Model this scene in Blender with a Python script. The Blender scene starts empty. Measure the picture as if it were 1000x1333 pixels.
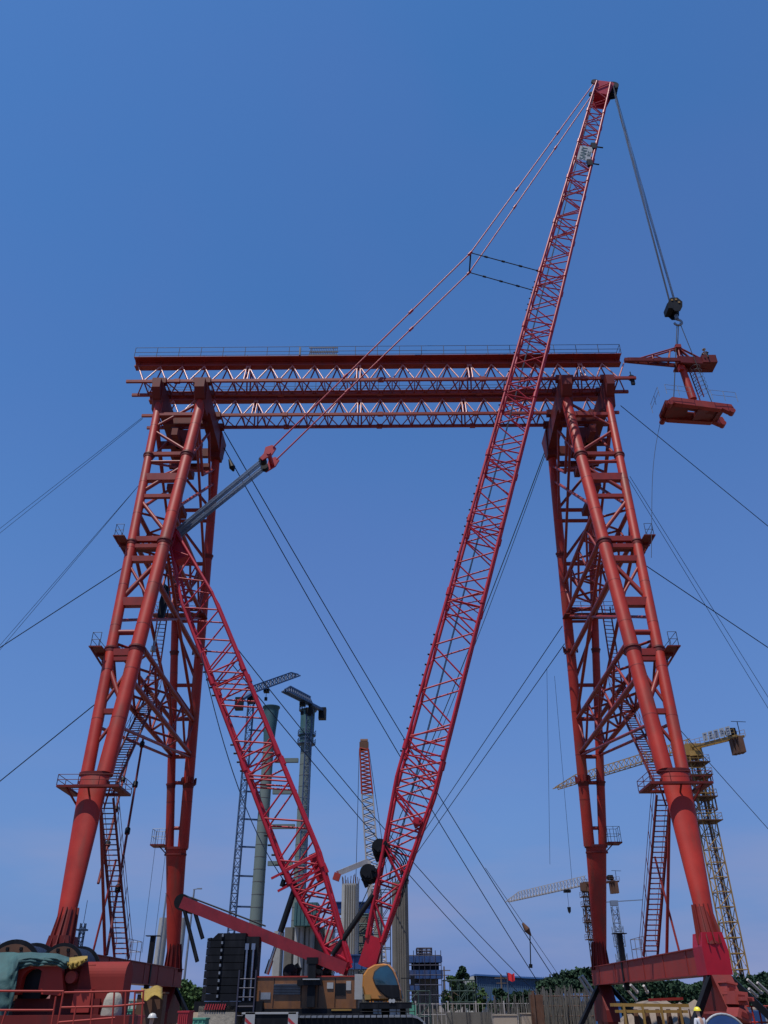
import bpy, math, random
from mathutils import Vector as V, Matrix
R = math.radians
random.seed(7)
S = bpy.context.scene
# ---------------------------------------------------------------- camera
EYE = V((0, 0, 2.0)); FPX = 1030.0; PITCH = 31.9; YAW = 0.2; ROLL = -0.27
cd = bpy.data.cameras.new('camera'); cam = bpy.data.objects.new('camera', cd)
S.collection.objects.link(cam); S.camera = cam
CM = Matrix.Rotation(R(YAW), 4, 'Z') @ Matrix.Rotation(R(90+PITCH), 4, 'X') @ Matrix.Rotation(R(ROLL), 4, 'Z')
cam.matrix_world = Matrix.Translation(EYE) @ CM
cd.sensor_fit = 'VERTICAL'; cd.sensor_height = 36.0; cd.lens = 36.0*FPX/1333.0
cd.clip_start = 0.5; cd.clip_end = 6000
# ---------------------------------------------------------------- sky and sun
SUN_EL, SUN_AZ = 69.0, 217.0       # azimuth clockwise from +Y: behind the camera, a little to the left
W = bpy.data.worlds.new('World'); S.world = W; W.use_nodes = True
nt = W.node_tree; nt.nodes.clear()
sky = nt.nodes.new('ShaderNodeTexSky'); sky.sky_type = 'NISHITA'; sky.sun_disc = False
sky.sun_elevation = R(SUN_EL); sky.sun_rotation = R(SUN_AZ)
sky.air_density = 1.0; sky.dust_density = 0.25; sky.ozone_density = 5.0; sky.altitude = 0
tc = nt.nodes.new('ShaderNodeTexCoord')
# thin veil of cloud low over the horizon
sep = nt.nodes.new('ShaderNodeSeparateXYZ'); nt.links.new(tc.outputs['Generated'], sep.inputs[0])
mp = nt.nodes.new('ShaderNodeMapping'); mp.inputs['Scale'].default_value = (1.6, 1.6, 7.0)
nt.links.new(tc.outputs['Generated'], mp.inputs[0])
nz = nt.nodes.new('ShaderNodeTexNoise'); nz.inputs['Scale'].default_value = 2.2; nz.inputs['Detail'].default_value = 5
nt.links.new(mp.outputs[0], nz.inputs['Vector'])
cr = nt.nodes.new('ShaderNodeValToRGB'); cr.color_ramp.elements[0].position = .42; cr.color_ramp.elements[1].position = .75
nt.links.new(nz.outputs['Fac'], cr.inputs[0])
band = nt.nodes.new('ShaderNodeMapRange'); band.inputs[1].default_value = .0; band.inputs[2].default_value = .26
band.inputs[3].default_value = 1.5; band.inputs[4].default_value = 0; nt.links.new(sep.outputs['Z'], band.inputs[0])
mul = nt.nodes.new('ShaderNodeMath'); mul.operation = 'MULTIPLY'
nt.links.new(cr.outputs[0], mul.inputs[0]); nt.links.new(band.outputs[0], mul.inputs[1])
hs = nt.nodes.new('ShaderNodeHueSaturation'); hs.inputs['Saturation'].default_value = 1.22; hs.inputs['Value'].default_value = 1.12
nt.links.new(sky.outputs[0], hs.inputs['Color'])
air = nt.nodes.new('ShaderNodeMapRange'); air.inputs[1].default_value = .0; air.inputs[2].default_value = .62
air.inputs[3].default_value = 1.0; air.inputs[4].default_value = 0; nt.links.new(sep.outputs['Z'], air.inputs[0])
m0 = nt.nodes.new('ShaderNodeMix'); m0.data_type = 'RGBA'; nt.links.new(air.outputs[0], m0.inputs[0]); nt.links.new(hs.outputs[0], m0.inputs[6])
m0.inputs[7].default_value = (.84, 1.58, 3.7, 1)
mx = nt.nodes.new('ShaderNodeMix'); mx.data_type = 'RGBA'
nt.links.new(mul.outputs[0], mx.inputs[0]); nt.links.new(m0.outputs[2], mx.inputs[6])
mx.inputs[7].default_value = (1.95, 2.4, 4.0, 1)
nz2 = nt.nodes.new('ShaderNodeTexNoise'); nz2.inputs['Scale'].default_value = 1.7; nz2.inputs['Detail'].default_value = 3
nt.links.new(tc.outputs['Generated'], nz2.inputs['Vector'])
mr2 = nt.nodes.new('ShaderNodeMapRange'); mr2.inputs[1].default_value = .3; mr2.inputs[2].default_value = .7; mr2.inputs[3].default_value = 0; mr2.inputs[4].default_value = .36
nt.links.new(nz2.outputs['Fac'], mr2.inputs[0])
mx2 = nt.nodes.new('ShaderNodeMix'); mx2.data_type = 'RGBA'; nt.links.new(mr2.outputs[0], mx2.inputs[0]); nt.links.new(mx.outputs[2], mx2.inputs[6]); mx2.inputs[7].default_value = (.85, 1.25, 3.4, 1)
mx = mx2
bg = nt.nodes.new('ShaderNodeBackground'); bg.inputs[1].default_value = .15
nt.links.new(mx.outputs[2], bg.inputs[0])
wo = nt.nodes.new('ShaderNodeOutputWorld'); nt.links.new(bg.outputs[0], wo.inputs[0])
sd = bpy.data.lights.new('sun', 'SUN'); sd.energy = 5.0; sd.angle = R(.5); sd.color = (1, .95, .88)
so = bpy.data.objects.new('sun', sd); S.collection.objects.link(so)
sdir = V((math.sin(R(SUN_AZ))*math.cos(R(SUN_EL)), math.cos(R(SUN_AZ))*math.cos(R(SUN_EL)), math.sin(R(SUN_EL))))
so.rotation_euler = sdir.to_track_quat('Z', 'Y').to_euler(); so.location = (0, 0, 120)
S.view_settings.view_transform = 'Standard'; S.view_settings.look = 'None'; S.view_settings.gamma = 1
S.view_settings.exposure = -0.12
# ---------------------------------------------------------------- where a line of sight meets the place
CR3 = CM.to_3x3(); CI = CR3.inverted()
def ray(px, py): return CR3 @ V(((px-500)/FPX, (666.5-py)/FPX, -1.0))
def onY(px, py, Y):
    d = ray(px, py); return EYE + d*(Y/d.y)
def onZ(px, py, z):
    d = ray(px, py); return EYE + d*((z-EYE.z)/d.z)
def onX(px, py, x):
    d = ray(px, py); return EYE + d*(x/d.x)
def proj(p):
    q = CI @ (V(p)-EYE); return (500+FPX*q.x/-q.z, 666.5-FPX*q.y/-q.z)
def on_line_y(a, b, py):           # point of segment a-b seen at picture row py
    lo, hi = 0.0, 1.0
    for _ in range(40):
        m = (lo+hi)/2
        if proj(a.lerp(b, m))[1] > py: lo = m
        else: hi = m
    return a.lerp(b, lo)
# ---------------------------------------------------------------- materials
M = {}
def mat(name, col, rough=.5, metal=0, var=.18, scale=1.5, dirt=0, dirtcol=(.12, .09, .07), bump=0, coat=0, spec=.5):
    m = bpy.data.materials.new(name); m.use_nodes = True; n = m.node_tree; p = n.nodes['Principled BSDF']
    t = n.nodes.new('ShaderNodeTexCoord'); a = n.nodes.new('ShaderNodeTexNoise')
    a.inputs['Scale'].default_value = scale; a.inputs['Detail'].default_value = 6; a.inputs['Roughness'].default_value = .65
    n.links.new(t.outputs['Object'], a.inputs['Vector'])
    r = n.nodes.new('ShaderNodeValToRGB'); r.color_ramp.elements[0].position = .3; r.color_ramp.elements[1].position = .7
    r.color_ramp.elements[0].color = (*[c*(1-var) for c in col], 1); r.color_ramp.elements[1].color = (*[min(1, c*(1+var)) for c in col], 1)
    n.links.new(a.outputs['Fac'], r.inputs[0]); out = r.outputs[0]
    if dirt:
        b = n.nodes.new('ShaderNodeTexNoise'); b.inputs['Scale'].default_value = scale*2.7; b.inputs['Detail'].default_value = 8
        sp = n.nodes.new('ShaderNodeMapping'); sp.inputs['Scale'].default_value = (1, 1, .22); n.links.new(t.outputs['Object'], sp.inputs[0]); n.links.new(sp.outputs[0], b.inputs['Vector'])
        q = n.nodes.new('ShaderNodeValToRGB'); q.color_ramp.elements[0].position = .52; q.color_ramp.elements[1].position = .72
        n.links.new(b.outputs['Fac'], q.inputs[0])
        k = n.nodes.new('ShaderNodeMath'); k.operation = 'MULTIPLY'; k.inputs[1].default_value = dirt
        n.links.new(q.outputs[0], k.inputs[0])
        x = n.nodes.new('ShaderNodeMix'); x.data_type = 'RGBA'; n.links.new(k.outputs[0], x.inputs[0])
        n.links.new(out, x.inputs[6]); x.inputs[7].default_value = (*dirtcol, 1); out = x.outputs[2]
    n.links.new(out, p.inputs['Base Color'])
    mr = n.nodes.new('ShaderNodeMapRange'); mr.inputs[3].default_value = max(.02, rough-.1); mr.inputs[4].default_value = min(1, rough+.12)
    n.links.new(a.outputs['Fac'], mr.inputs[0]); n.links.new(mr.outputs[0], p.inputs['Roughness'])
    p.inputs['Metallic'].default_value = metal; p.inputs['Coat Weight'].default_value = coat
    p.inputs['Specular IOR Level'].default_value = spec
    if bump:
        u = n.nodes.new('ShaderNodeBump'); u.inputs['Strength'].default_value = bump; u.inputs['Distance'].default_value = .1
        n.links.new(a.outputs['Fac'], u.inputs['Height']); n.links.new(u.outputs[0], p.inputs['Normal'])
    M[name] = m; return m
mat('gantry_red', (.34, .025, .015), .5, var=.2, scale=.5, dirt=.8, spec=.3, dirtcol=(.16, .045, .03))
mat('gantry_dark', (.13, .014, .012), .55, spec=.25, var=.2, scale=.8, dirt=.5, dirtcol=(.05, .02, .02))  # darkened copy of the gantry red; shade of the shaded parts is in the colour
mat('gantry_steel', (.23, .021, .015), .48, spec=.35, var=.2, scale=.8, dirt=.35, dirtcol=(.09, .03, .025))  # beam red set darker, the shade on the beams put into the colour
mat('crimson', (.35, .007, .022), .45, spec=.35, var=.15, scale=.7, dirt=.25, dirtcol=(.12, .02, .03))
mat('pale_red', (.29, .036, .027), .55, spec=.25, var=.12, scale=1.0, dirt=.3, dirtcol=(.2, .07, .05))
mat('orange_body', (.40, .165, .03), .38, var=.12, scale=.8, dirt=.4, dirtcol=(.2, .1, .05), coat=.3)
mat('black_steel', (.004, .005, .008), .55, spec=.2, var=.3, scale=1.2, dirt=.2, dirtcol=(.05, .05, .06))
mat('rubber', (.02, .02, .022), .8, var=.3, scale=3)
mat('wire', (.018, .032, .065), .6, metal=0, spec=.2, var=.2)
mat('wire_green', (.05, .085, .075), .55, metal=.3, var=.2)
mat('sunlit_lacing', (.46, .15, .13), .34, var=.12)  # sun glint on the front lacing put into a paler red
mat('rail_dark', (.03, .03, .055), .5, var=.2)
mat('bright_wire', (.10, .135, .20), .45, metal=.5, var=.2)
mat('hazy_steel', (.13, .17, .24), .7, var=.1)  # distance haze mixed into the steel colour, paler and bluer
mat('crimson_dark', (.19, .008, .016), .45, var=.2, dirt=.4, dirtcol=(.06, .015, .02))
mat('house_brown', (.17, .068, .02), .4, var=.3, scale=.9, dirt=.6, dirtcol=(.06, .03, .02), coat=.2)
mat('cover_red', (.20, .024, .020), .75, spec=.2, var=.12, dirt=.3, dirtcol=(.08, .02, .02))
mat('chrome', (.35, .36, .4), .3, metal=1, var=.1)
mat('grey_steel', (.22, .24, .27), .45, metal=.5, var=.2, dirt=.3)
mat('white_paint', (.30, .31, .32), .5, var=.08, dirt=.25, dirtcol=(.4, .38, .35))
mat('concrete', (.30, .30, .29), .85, var=.2, scale=.5, dirt=.6, dirtcol=(.17, .16, .14), bump=.2)
mat('dark_concrete', (.12, .11, .095), .85, var=.25, scale=.4, dirt=.6, dirtcol=(.08, .07, .06), bump=.2)
mat('green_concrete', (.12, .155, .145), .8, var=.15, scale=.12, dirt=.3, dirtcol=(.1, .13, .12))
mat('teal_form', (.035, .10, .11), .6, var=.25, scale=.4)
mat('blue_form', (.018, .06, .19), .55, var=.25, scale=.5, dirt=.4)
mat('blue_lattice', (.028, .06, .13), .5, var=.2)
mat('yellow_steel', (.27, .16, .035), .5, var=.2, scale=.4, dirt=.4, dirtcol=(.2, .1, .04))
mat('pale_steel', (.36, .33, .31), .5, var=.15, dirt=.2)
mat('rust', (.09, .038, .02), .8, var=.3, scale=2, dirt=.4)
mat('tarp_green', (.03, .085, .085), .8, var=.35, scale=1.2, dirt=.3, dirtcol=(.015, .07, .08), bump=.5)
mat('tarp_yellow', (.27, .18, .03), .75, var=.25, scale=3, bump=.4)
mat('sack', (.30, .27, .22), .9, var=.2, scale=3, bump=.4)
mat('ground', (.13, .11, .085), .95, var=.25, scale=.05, dirt=.5, dirtcol=(.16, .13, .10), bump=.3)
mat('soil', (.20, .155, .115), .95, var=.3, scale=.4, dirt=.4, bump=.6)
mat('leaf', (.045, .085, .028), .8, var=.45, scale=.7, spec=.2)
mat('leaf_dark', (.022, .048, .026), .85, var=.4, scale=.3, spec=.2)
mat('bark', (.12, .085, .06), .9, var=.2)
mat('blue_wall', (.05, .10, .17), .5, var=.1, scale=.3, dirt=.3, dirtcol=(.1, .16, .22))
mat('blue_roof', (.03, .10, .27), .5, var=.12, scale=.3)
mat('white_wall', (.42, .42, .40), .75, var=.1, scale=.3, dirt=.3, dirtcol=(.4, .38, .35))
mat('beige_wall', (.34, .28, .22), .85, var=.12, scale=.3)
mat('green_fence', (.07, .26, .18), .6, var=.2)
mat('glass_dark', (.015, .05, .08), .08, var=.3, spec=.9)
mat('skin', (.45, .27, .19), .6, var=.05)
mat('dark_cloth', (.02, .035, .035), .85, var=.25, scale=5)
mat('white_cloth', (.5, .51, .55), .85, var=.08, scale=5)
mat('blue_cloth', (.04, .08, .25), .85, var=.15, scale=5)
mat('helmet_yellow', (.75, .65, .05), .35, var=.05)
mat('helmet_white', (.5, .5, .48), .35, var=.05)
mat('flag_red', (.65, .02, .03), .7, var=.1)
mat('salmon', (.30, .045, .035), .65, var=.08, scale=1.2, dirt=.2, dirtcol=(.4, .12, .09))
mat('hazard_red', (.34, .02, .03), .5, var=.08)
# ---------------------------------------------------------------- mesh building
class MB:
    def __init__(s): s.v = []; s.f = []; s.sm = []
    def add(s, vs, fs, smooth=False):
        o = len(s.v); s.v += [tuple(p) for p in vs]
        for f in fs: s.f.append([i+o for i in f]); s.sm.append(smooth)
        return s
    def box(s, c, d, rot=None):
        c = V(c); h = [x/2 for x in d]
        vs = [V((x*h[0], y*h[1], z*h[2])) for z in (-1, 1) for y in (-1, 1) for x in (-1, 1)]
        if rot is not None: vs = [rot @ p for p in vs]
        return s.add([c+p for p in vs], [(0, 2, 3, 1), (4, 5, 7, 6), (0, 1, 5, 4), (2, 6, 7, 3), (0, 4, 6, 2), (1, 3, 7, 5)])
    def beam(s, a, b, w, h=None, up=None):
        a = V(a); b = V(b); h = h or w; z = (b-a); L = z.length
        if L < 1e-5: return s
        z.normalize(); u = V(up) if up else V((0, 0, 1))
        if abs(z.dot(u)) > .98: u = V((0, 1, 0))
        x = z.cross(u).normalized(); y = x.cross(z).normalized()
        vs = [p + x*(i*w/2) + y*(j*h/2) for p in (a, b) for j in (-1, 1) for i in (-1, 1)]
        return s.add(vs, [(0, 2, 3, 1), (4, 5, 7, 6), (0, 1, 5, 4), (2, 6, 7, 3), (0, 4, 6, 2), (1, 3, 7, 5)])
    def tube(s, a, b, r, r2=None, n=8, cap=True):
        a = V(a); b = V(b); r2 = r if r2 is None else r2; z = (b-a)
        if z.length < 1e-5: return s
        z.normalize(); u = V((0, 0, 1)) if abs(z.z) < .9 else V((0, 1, 0))
        x = z.cross(u).normalized(); y = z.cross(x)
        A = [a + (x*math.cos(t)+y*math.sin(t))*r for t in [2*math.pi*i/n for i in range(n)]]
        B = [b + (x*math.cos(t)+y*math.sin(t))*r2 for t in [2*math.pi*i/n for i in range(n)]]
        s.add(A+B, [(i, (i+1) % n, n+(i+1) % n, n+i) for i in range(n)], True)
        if cap: s.add(A, [tuple(range(n))[::-1]]); s.add(B, [tuple(range(n))])
        return s
    def loft(s, rings, smooth=True, cap=True):
        n = len(rings[0]); vs = [p for r in rings for p in r]
        s.add(vs, [(k*n+i, k*n+(i+1) % n, (k+1)*n+(i+1) % n, (k+1)*n+i) for k in range(len(rings)-1) for i in range(n)], smooth)
        if cap: s.add(rings[0], [tuple(range(n))[::-1]]); s.add(rings[-1], [tuple(range(n))])
        return s
    def prism(s, poly, ext):
        poly = [V(p) for p in poly]; ext = V(ext); n = len(poly)
        s.add(poly, [tuple(range(n))[::-1]]); s.add([p+ext for p in poly], [tuple(range(n))])
        return s.add(poly+[p+ext for p in poly], [(i, (i+1) % n, n+(i+1) % n, n+i) for i in range(n)])
    def sheet(s, P, smooth=True):      # grid of points
        r, c = len(P), len(P[0])
        return s.add([p for q in P for p in q], [(i*c+j, i*c+j+1, (i+1)*c+j+1, (i+1)*c+j) for i in range(r-1) for j in range(c-1)], smooth)
    def build(s, name, m, parent=None, **kw):
        me = bpy.data.meshes.new(name); o = bpy.data.objects.new(name, me); S.collection.objects.link(o)
        off = wloc(parent) if parent else V((0, 0, 0))
        if not parent and s.v:
            lo = [min(p[i] for p in s.v) for i in range(3)]; hi = [max(p[i] for p in s.v) for i in range(3)]
            off = V(((lo[0]+hi[0])/2, (lo[1]+hi[1])/2, lo[2])); o.location = off
        me.from_pydata([tuple(V(p)-off) for p in s.v], [], s.f); me.materials.append(M[m] if isinstance(m, str) else m)
        for p, q in zip(me.polygons, s.sm): p.use_smooth = q
        me.update()
        if parent: o.parent = parent
        for k, val in kw.items(): o[k] = val
        return o
def wloc(o):
    p = V(o.location)
    while o.parent: o = o.parent; p += V(o.location)
    return p
def thing(name, loc, label, cat, group=None):
    o = bpy.data.objects.new(name, None); S.collection.objects.link(o); o.location = loc; o.empty_display_size = .5
    o['label'] = label; o['category'] = cat
    if group: o['group'] = group
    return o
def tag(o, label, cat, group=None):
    o['label'] = label; o['category'] = cat
    if group: o['group'] = group
    return o
def copy_tree(o, parent=None):
    c = o.copy(); S.collection.objects.link(c)
    if parent: c.parent = parent
    for ch in list(o.children): copy_tree(ch, c)
    return c
def ring(c, rx, ry, n=20, ax=V((1, 0, 0)), ay=V((0, 1, 0))):
    c = V(c); return [c + ax*(rx*math.cos(2*math.pi*i/n)) + ay*(ry*math.sin(2*math.pi*i/n)) for i in range(n)]
def railing(mb, pts, h=1.0, step=2.0, r=.03, rails=2, up=V((0, 0, 1))):
    for a, b in zip(pts, pts[1:]):
        a = V(a); b = V(b); n = max(1, round((b-a).length/step))
        for i in range(n+1): p = a.lerp(b, i/n); mb.tube(p, p+up*h, r, n=5)
        for k in range(rails): q = up*(h*(k+1)/rails); mb.tube(a+q, b+q, r*.85, n=5)
def warren(mb, A, B, C, D, n, r, start=0, verts=False):
    """zigzag between line A-B and line C-D with n bays"""
    for k in range(n):
        p0 = A.lerp(B, k/n); p1 = A.lerp(B, (k+1)/n); q = C.lerp(D, (k+.5)/n)
        mb.tube(p0, q, r, n=6, cap=False); mb.tube(q, p1, r, n=6, cap=False)
    if verts: mb.tube(A, C, r, n=6); mb.tube(B, D, r, n=6)
def ladder(mb, a, b, w, side, r=.03, step=.35):
    side = V(side).normalized()*w/2; a = V(a); b = V(b)
    mb.beam(a-side, b-side, r*2, r*3); mb.beam(a+side, b+side, r*2, r*3)
    n = int((b-a).length/step)
    for i in range(1, n): p = a.lerp(b, i/n); mb.tube(p-side, p+side, r*.8, n=5, cap=False)
# ================================================================ ground
g = MB(); N = 40
g.add([(-3000, -200, 0), (3000, -200, 0), (3000, 4000, 0), (-3000, 4000, 0)], [(0, 1, 2, 3)])
o = g.build('ground', 'ground'); o['kind'] = 'structure'
# ================================================================ gantry crane
G = thing('gantry_crane', (0, 55, 0), 'huge red portal gantry with two lattice girders on paired tubular legs', 'gantry crane')
ZB = 48.0
NF, FF = 43.6, 67.2
def girder(Yf, Yb, x0, x1, b0, b1, zt):
    Yc = (Yf+Yb)/2
    m = MB(); w = .62
    for zz, hh in ((zt+.06, .12), (zt+.58, .12)): m.box(((x0+x1)/2, Yc, zz), (x1-x0, w, hh))
    m.box(((x0+x1)/2, Yc, zt+.32), (x1-x0-.02, w*.5, .42))
    for i in range(23):
        x = x0+.4+(x1-x0-.8)*i/22; m.box((x, Yc, zt+.32), (.05, w-.06, .42))
    m.box(((x0+x1)/2, Yc-w/2-.25, zt+.63), (x1-x0, .5, .05))
    gd = m.build('girder', 'gantry_steel', G)
    zc = ZB
    for Y, xa, xb in ((Yf, b0, b1), (Yb, b0+.0, b1-.2)):
        c = MB(); c.beam((xa, Y, zc), (xb, Y, zc), .2, .26)
        for k in range(5):
            x = xa+(xb-xa)*(k+.5)/5; c.box((x, Y, zc), (.5, .3, .36))
        c.build('bottom_chord', 'gantry_steel', gd)
    lf, lb, lh = MB(), MB(), MB()
    nb = 22; xs = b0+.5; xe = b1-.5
    for k in range(nb):
        xa = xs+(xe-xs)*k/nb; xb = xs+(xe-xs)*(k+1)/nb; xm = (xa+xb)/2
        for mb, Y, yt in ((lf, Yf, Yc-w/2+.1), (lb, Yb, Yc+w/2-.1)):
            A = V((xm, Y, zc)); P = V((xa, yt, zt)); Q = V((xb, yt, zt))
            mb.tube(P, A, .065, n=8, cap=False); mb.tube(Q, A, .065, n=8, cap=False)
            if k % 5 == 4:
                mb.tube((xb-.15, yt, zt), (xb-.15, Y, zc), .07, n=8); mb.tube((xb+.15, yt, zt), (xb+.15, Y, zc), .07, n=8)
        lh.tube((xa, Yb, zc), (xm, Yf, zc), .055, n=6, cap=False); lh.tube((xm, Yf, zc), (xb, Yb, zc), .055, n=6, cap=False)
        lh.tube((xm, Yf, zc), (xm, Yb, zc), .045, n=6, cap=False)
    for mb in (lf, lb):
        pass
    lf.build('front_lacing', 'sunlit_lacing', gd); lb.build('rear_lacing', 'gantry_steel', gd); lh.build('bottom_lacing', 'gantry_steel', gd)
    r = MB(); railing(r, [(x0, Yc-w/2-.45, zt+.66), (x1, Yc-w/2-.45, zt+.66)], 1.1, 2.0, .028)
    railing(r, [(x0, Yc+w/2-.05, zt+.66), (x1, Yc+w/2-.05, zt+.66)], 1.1, 2.0, .028)
    railing(r, [(x1, Yc-w/2-.45, zt+.66), (x1, Yc+w/2-.05, zt+.66)], 1.1, 1.4, .028)
    r.build('walkway_railing', 'rail_dark', gd)
    return gd
g1 = girder(52.2, 54.0, -22.15, 21.15, -22.3, 21.9, 50.33)
g2 = girder(56.9, 58.7, -22.1, 21.15, -22.2, 21.6, 50.33)
# cage of bars on the near walkway
c = MB(); xa = onY(394, 455, 52.5).x; xb = onY(443, 455, 52.5).x
for zz in (51.05, 51.95): c.beam((xa+.8, 52.35, zz), (xb, 52.35, zz), .08); c.beam((xa+.8, 52.9, zz), (xb, 52.9, zz), .08)
for i in range(16):
    x = xa+.9+(xb-xa-1)*i/15; c.tube((x-.1, 52.35, 51.05), (x+.1, 52.35, 51.95), .025, n=5); c.tube((x+.1, 52.9, 51.05), (x-.1, 52.9, 51.95), .025, n=5)
c.box((xa, 52.4, 51.5), (.14, .3, .95))
c.build('bar_cage', 'rail_dark', g1)

# ladders, stairs, braces of each tower
def tube_part(a, b, r, name='brace', m='gantry_steel', parent=None, n=10):
    return MB().tube(a, b, r, n=n).build(name, m, parent or G)
def tower(s):
    def P(x, y, z): return V((s*x, y, z))
    nf0, nf1 = P(15.75, NF, 4.5), P(15.7, 53.0, 47.2)
    nm = nf0.lerp(nf1, .2); no0, no1 = P(16.75, nm.y+.05, nm.z), P(19.4, 53.0, 47.2)
    ff0, ff1 = P(15.75, FF, 4.2), P(15.75, 60.0, 47.0)
    fm = ff0.lerp(ff1, .19); fo0, fo1 = P(16.8, fm.y, fm.z), P(19.3, 60.0, 47.0)
    ni = lambda py: on_line_y(nf0, nf1, py)
    no = lambda z: no0.lerp(no1, (z-no0.z)/(no1.z-no0.z))
    niz = lambda z: nf0.lerp(nf1, (z-nf0.z)/(nf1.z-nf0.z))
    fiz = lambda z: ff0.lerp(ff1, (z-ff0.z)/(ff1.z-ff0.z))
    fo = lambda z: fo0.lerp(fo1, (z-fo0.z)/(fo1.z-fo0.z))
    RN, RO, RF, RG = .47, .36, .42, .33
    # legs ---------------------------------------------------
    def leg(a, b, r, collars, n=24):
        m = MB(); m.tube(a, b, r, r*.9, n=n)
        lg = m.build('leg', 'gantry_red', G)
        for t in collars:
            q = a.lerp(b, t); d = (b-a).normalized()
            MB().tube(q-d*.05, q+d*.07, r*1.2, n=n).tube(q-d*.3, q-d*.05, r*1.01, r*1.1, n=n).build('collar', 'gantry_dark', lg)
        L_ = (b-a).length; dd_ = (b-a).normalized()
        for i in range(1, int(L_/3.4)):
            q = a+dd_*(3.4*i); rr = r*(1-.1*3.4*i/L_); MB().tube(q, q+dd_*.05, rr+.008, n=n, cap=False).build('weld_seam', 'gantry_steel', lg)
        return lg
    zc = [ni(593).z, ni(706).z, ni(845).z]
    tN = lambda z: (z-nm.z)/(nf1.z-nm.z)
    leg(nm, nf1, RN, [tN(z) for z in zc]); leg(no0, no1, RO, [tN(z) for z in zc])
    zF = [fiz(36).z, 27.5, 17.0]
    tF = lambda z: (z-fm.z)/(ff1.z-fm.z)
    leg(fm, ff1, RF, [tF(z) for z in zF]); leg(fo0, fo1, RG, [tF(z) for z in zF])
    # the two tubes run together into one below the fork
    for (a, b, o_, ra, rb, dk) in ((nf0, nm, no0, .37, RN, 0), (ff0, fm, fo0, .41, RF, 1)):
        cN = (b+o_)/2; hw = abs(o_.x-b.x)/2 + rb*.66
        def rg(t, f=1):
            c = a.lerp(V((cN.x, b.y, b.z)), t); e = t
            return ring(c, (ra*(1-e)+hw*e)*f, (ra*(1-e)+rb*1.0*e)*f, 28)
        m = MB(); m.loft([rg(t) for t in (0.0, .2, .4, .6, .8, 1.0)])
        lg = m.build('leg', 'gantry_red', G)
        q = MB(); q.loft([[p+V((0, 0, -.09)) for p in rg(1, 1.12)], [p+V((0, 0, .09)) for p in rg(1, 1.12)]], smooth=False)
        q.loft([[p+V((0, 0, -.5)) for p in rg(1, 1.08)], [p+V((0, 0, -.38)) for p in rg(1, 1.08)]], smooth=False)
        q.build('fork_flange', 'gantry_dark', lg)
        # flared foot with stiffener ribs
        q = MB(); d = (b-a).normalized()
        q.loft([ring(a-d*.1, ra*1.5, ra*1.3, 20), ring(a+d*1.6, ra*1.04, ra*1.04, 20)], smooth=False)
        for k in range(12):
            th = 2*math.pi*k/12; u = V((math.cos(th), math.sin(th), 0))
            q.beam(a-d*.1+u*ra*1.55, a+d*1.7+u*ra*1.05, .05, .14, up=u)
        q.build('foot_ribs', 'gantry_dark', lg)
    # platform at the fork of the near leg
    pz = nm.z-.9; c = P(16.1, nm.y-.15, pz)
    m = MB()
    for yy in (-1.0, 1.05): m.box(c+V((0, yy, 0)), (3.4, .35, .12))
    for xx in (-1.45, 1.45): m.box(c+V((xx, 0, .0)), (.5, 1.75, .12))
    for xx in (-1.2, 0, 1.2): m.beam(c+V((xx*.6, 0, -.9)), c+V((xx, -1.0, -.05)), .08)
    pf = m.build('platform', 'gantry_dark', G)
    r = MB(); h = [c+V((x, y, .06)) for x, y in ((-1.7, -1.15), (1.7, -1.15), (1.7, 1.2), (-1.7, 1.2), (-1.7, -1.15))]
    railing(r, h, .55, 1.2, .022); r.build('platform_railing', 'gantry_dark', pf)
    # small cage platform at the fork of the far leg
    c = fm+V((s*1.9, 0, .2)); m = MB(); m.box(c, (1.1, 1.2, .1)); m.beam(c, c+V((-s*.9, 0, -.8)), .08)
    pf = m.build('platform', 'gantry_dark', G); r = MB()
    railing(r, [c+V((x*.5, y*.55, .06)) for x, y in ((-1, -1), (1, -1), (1, 1), (-1, 1), (-1, -1))], 1.1, .6, .022); r.build('platform_railing', 'grey_steel', pf)
    # near face horizontals -----------------------------------
    def hb(z, w=.28, h=.28, far=False, rnd=False, m='gantry_steel'):
        a, b = (fiz(z), fo(z)) if far else (niz(z), no(z))
        q = MB()
        if rnd: q.tube(a, b, w/2, n=12)
        else: q.beam(a, b, w, h)
        q.build('cross_beam', m, G)
    for py, w, h, rnd in ((540, .35, .3, 0), (591, .3, .3, 0), (601, .26, .26, 1), (622, .5, .62, 0), (646, .3, .3, 0), (702, .35, .4, 0), (711, .3, .3, 0), (728, .4, .42, 0),
                     (784, .5, .6, 0), (823, .36, .36, 1), (850, .5, .45, 0), (858, .3, .25, 0), (926, .3, .3, 0)):
        hb(ni(py).z, w, h, False, rnd)
    def fz(py): return on_line_y(ff0, ff1, py).z
    for py, w in ((612, .36), (664, .36), (678, .34), (734, .36), (793, .36), (804, .34), (809, .25), (892, .32), (936, .34), (985, .34), (1019, .3), (1078, .28)):
        hb(fz(py), w, w, True, True)
    # near face diagonals
    def dg(a, b, r=.14, m='gantry_steel', nm_='diagonal_brace'): MB().tube(a, b, r, n=10).build(nm_, m, G)
    Z = lambda py: ni(py).z
    dg(niz(Z(523)), no(Z(556)), .12); dg(no(Z(560)), niz(Z(588)), .12)
    dg(niz(Z(606)), no(Z(640)), .15); dg(no(Z(650)), niz(Z(695)), .15)
    dg(niz(Z(728)), no(Z(780)), .17); dg(no(Z(732)), niz(Z(782)), .1)
    dg(no(Z(864)), niz(Z(920)), .15); dg(niz(Z(862)), no(Z(924)), .1); dg(niz(Z(930)), no(Z(975)), .1)
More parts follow.
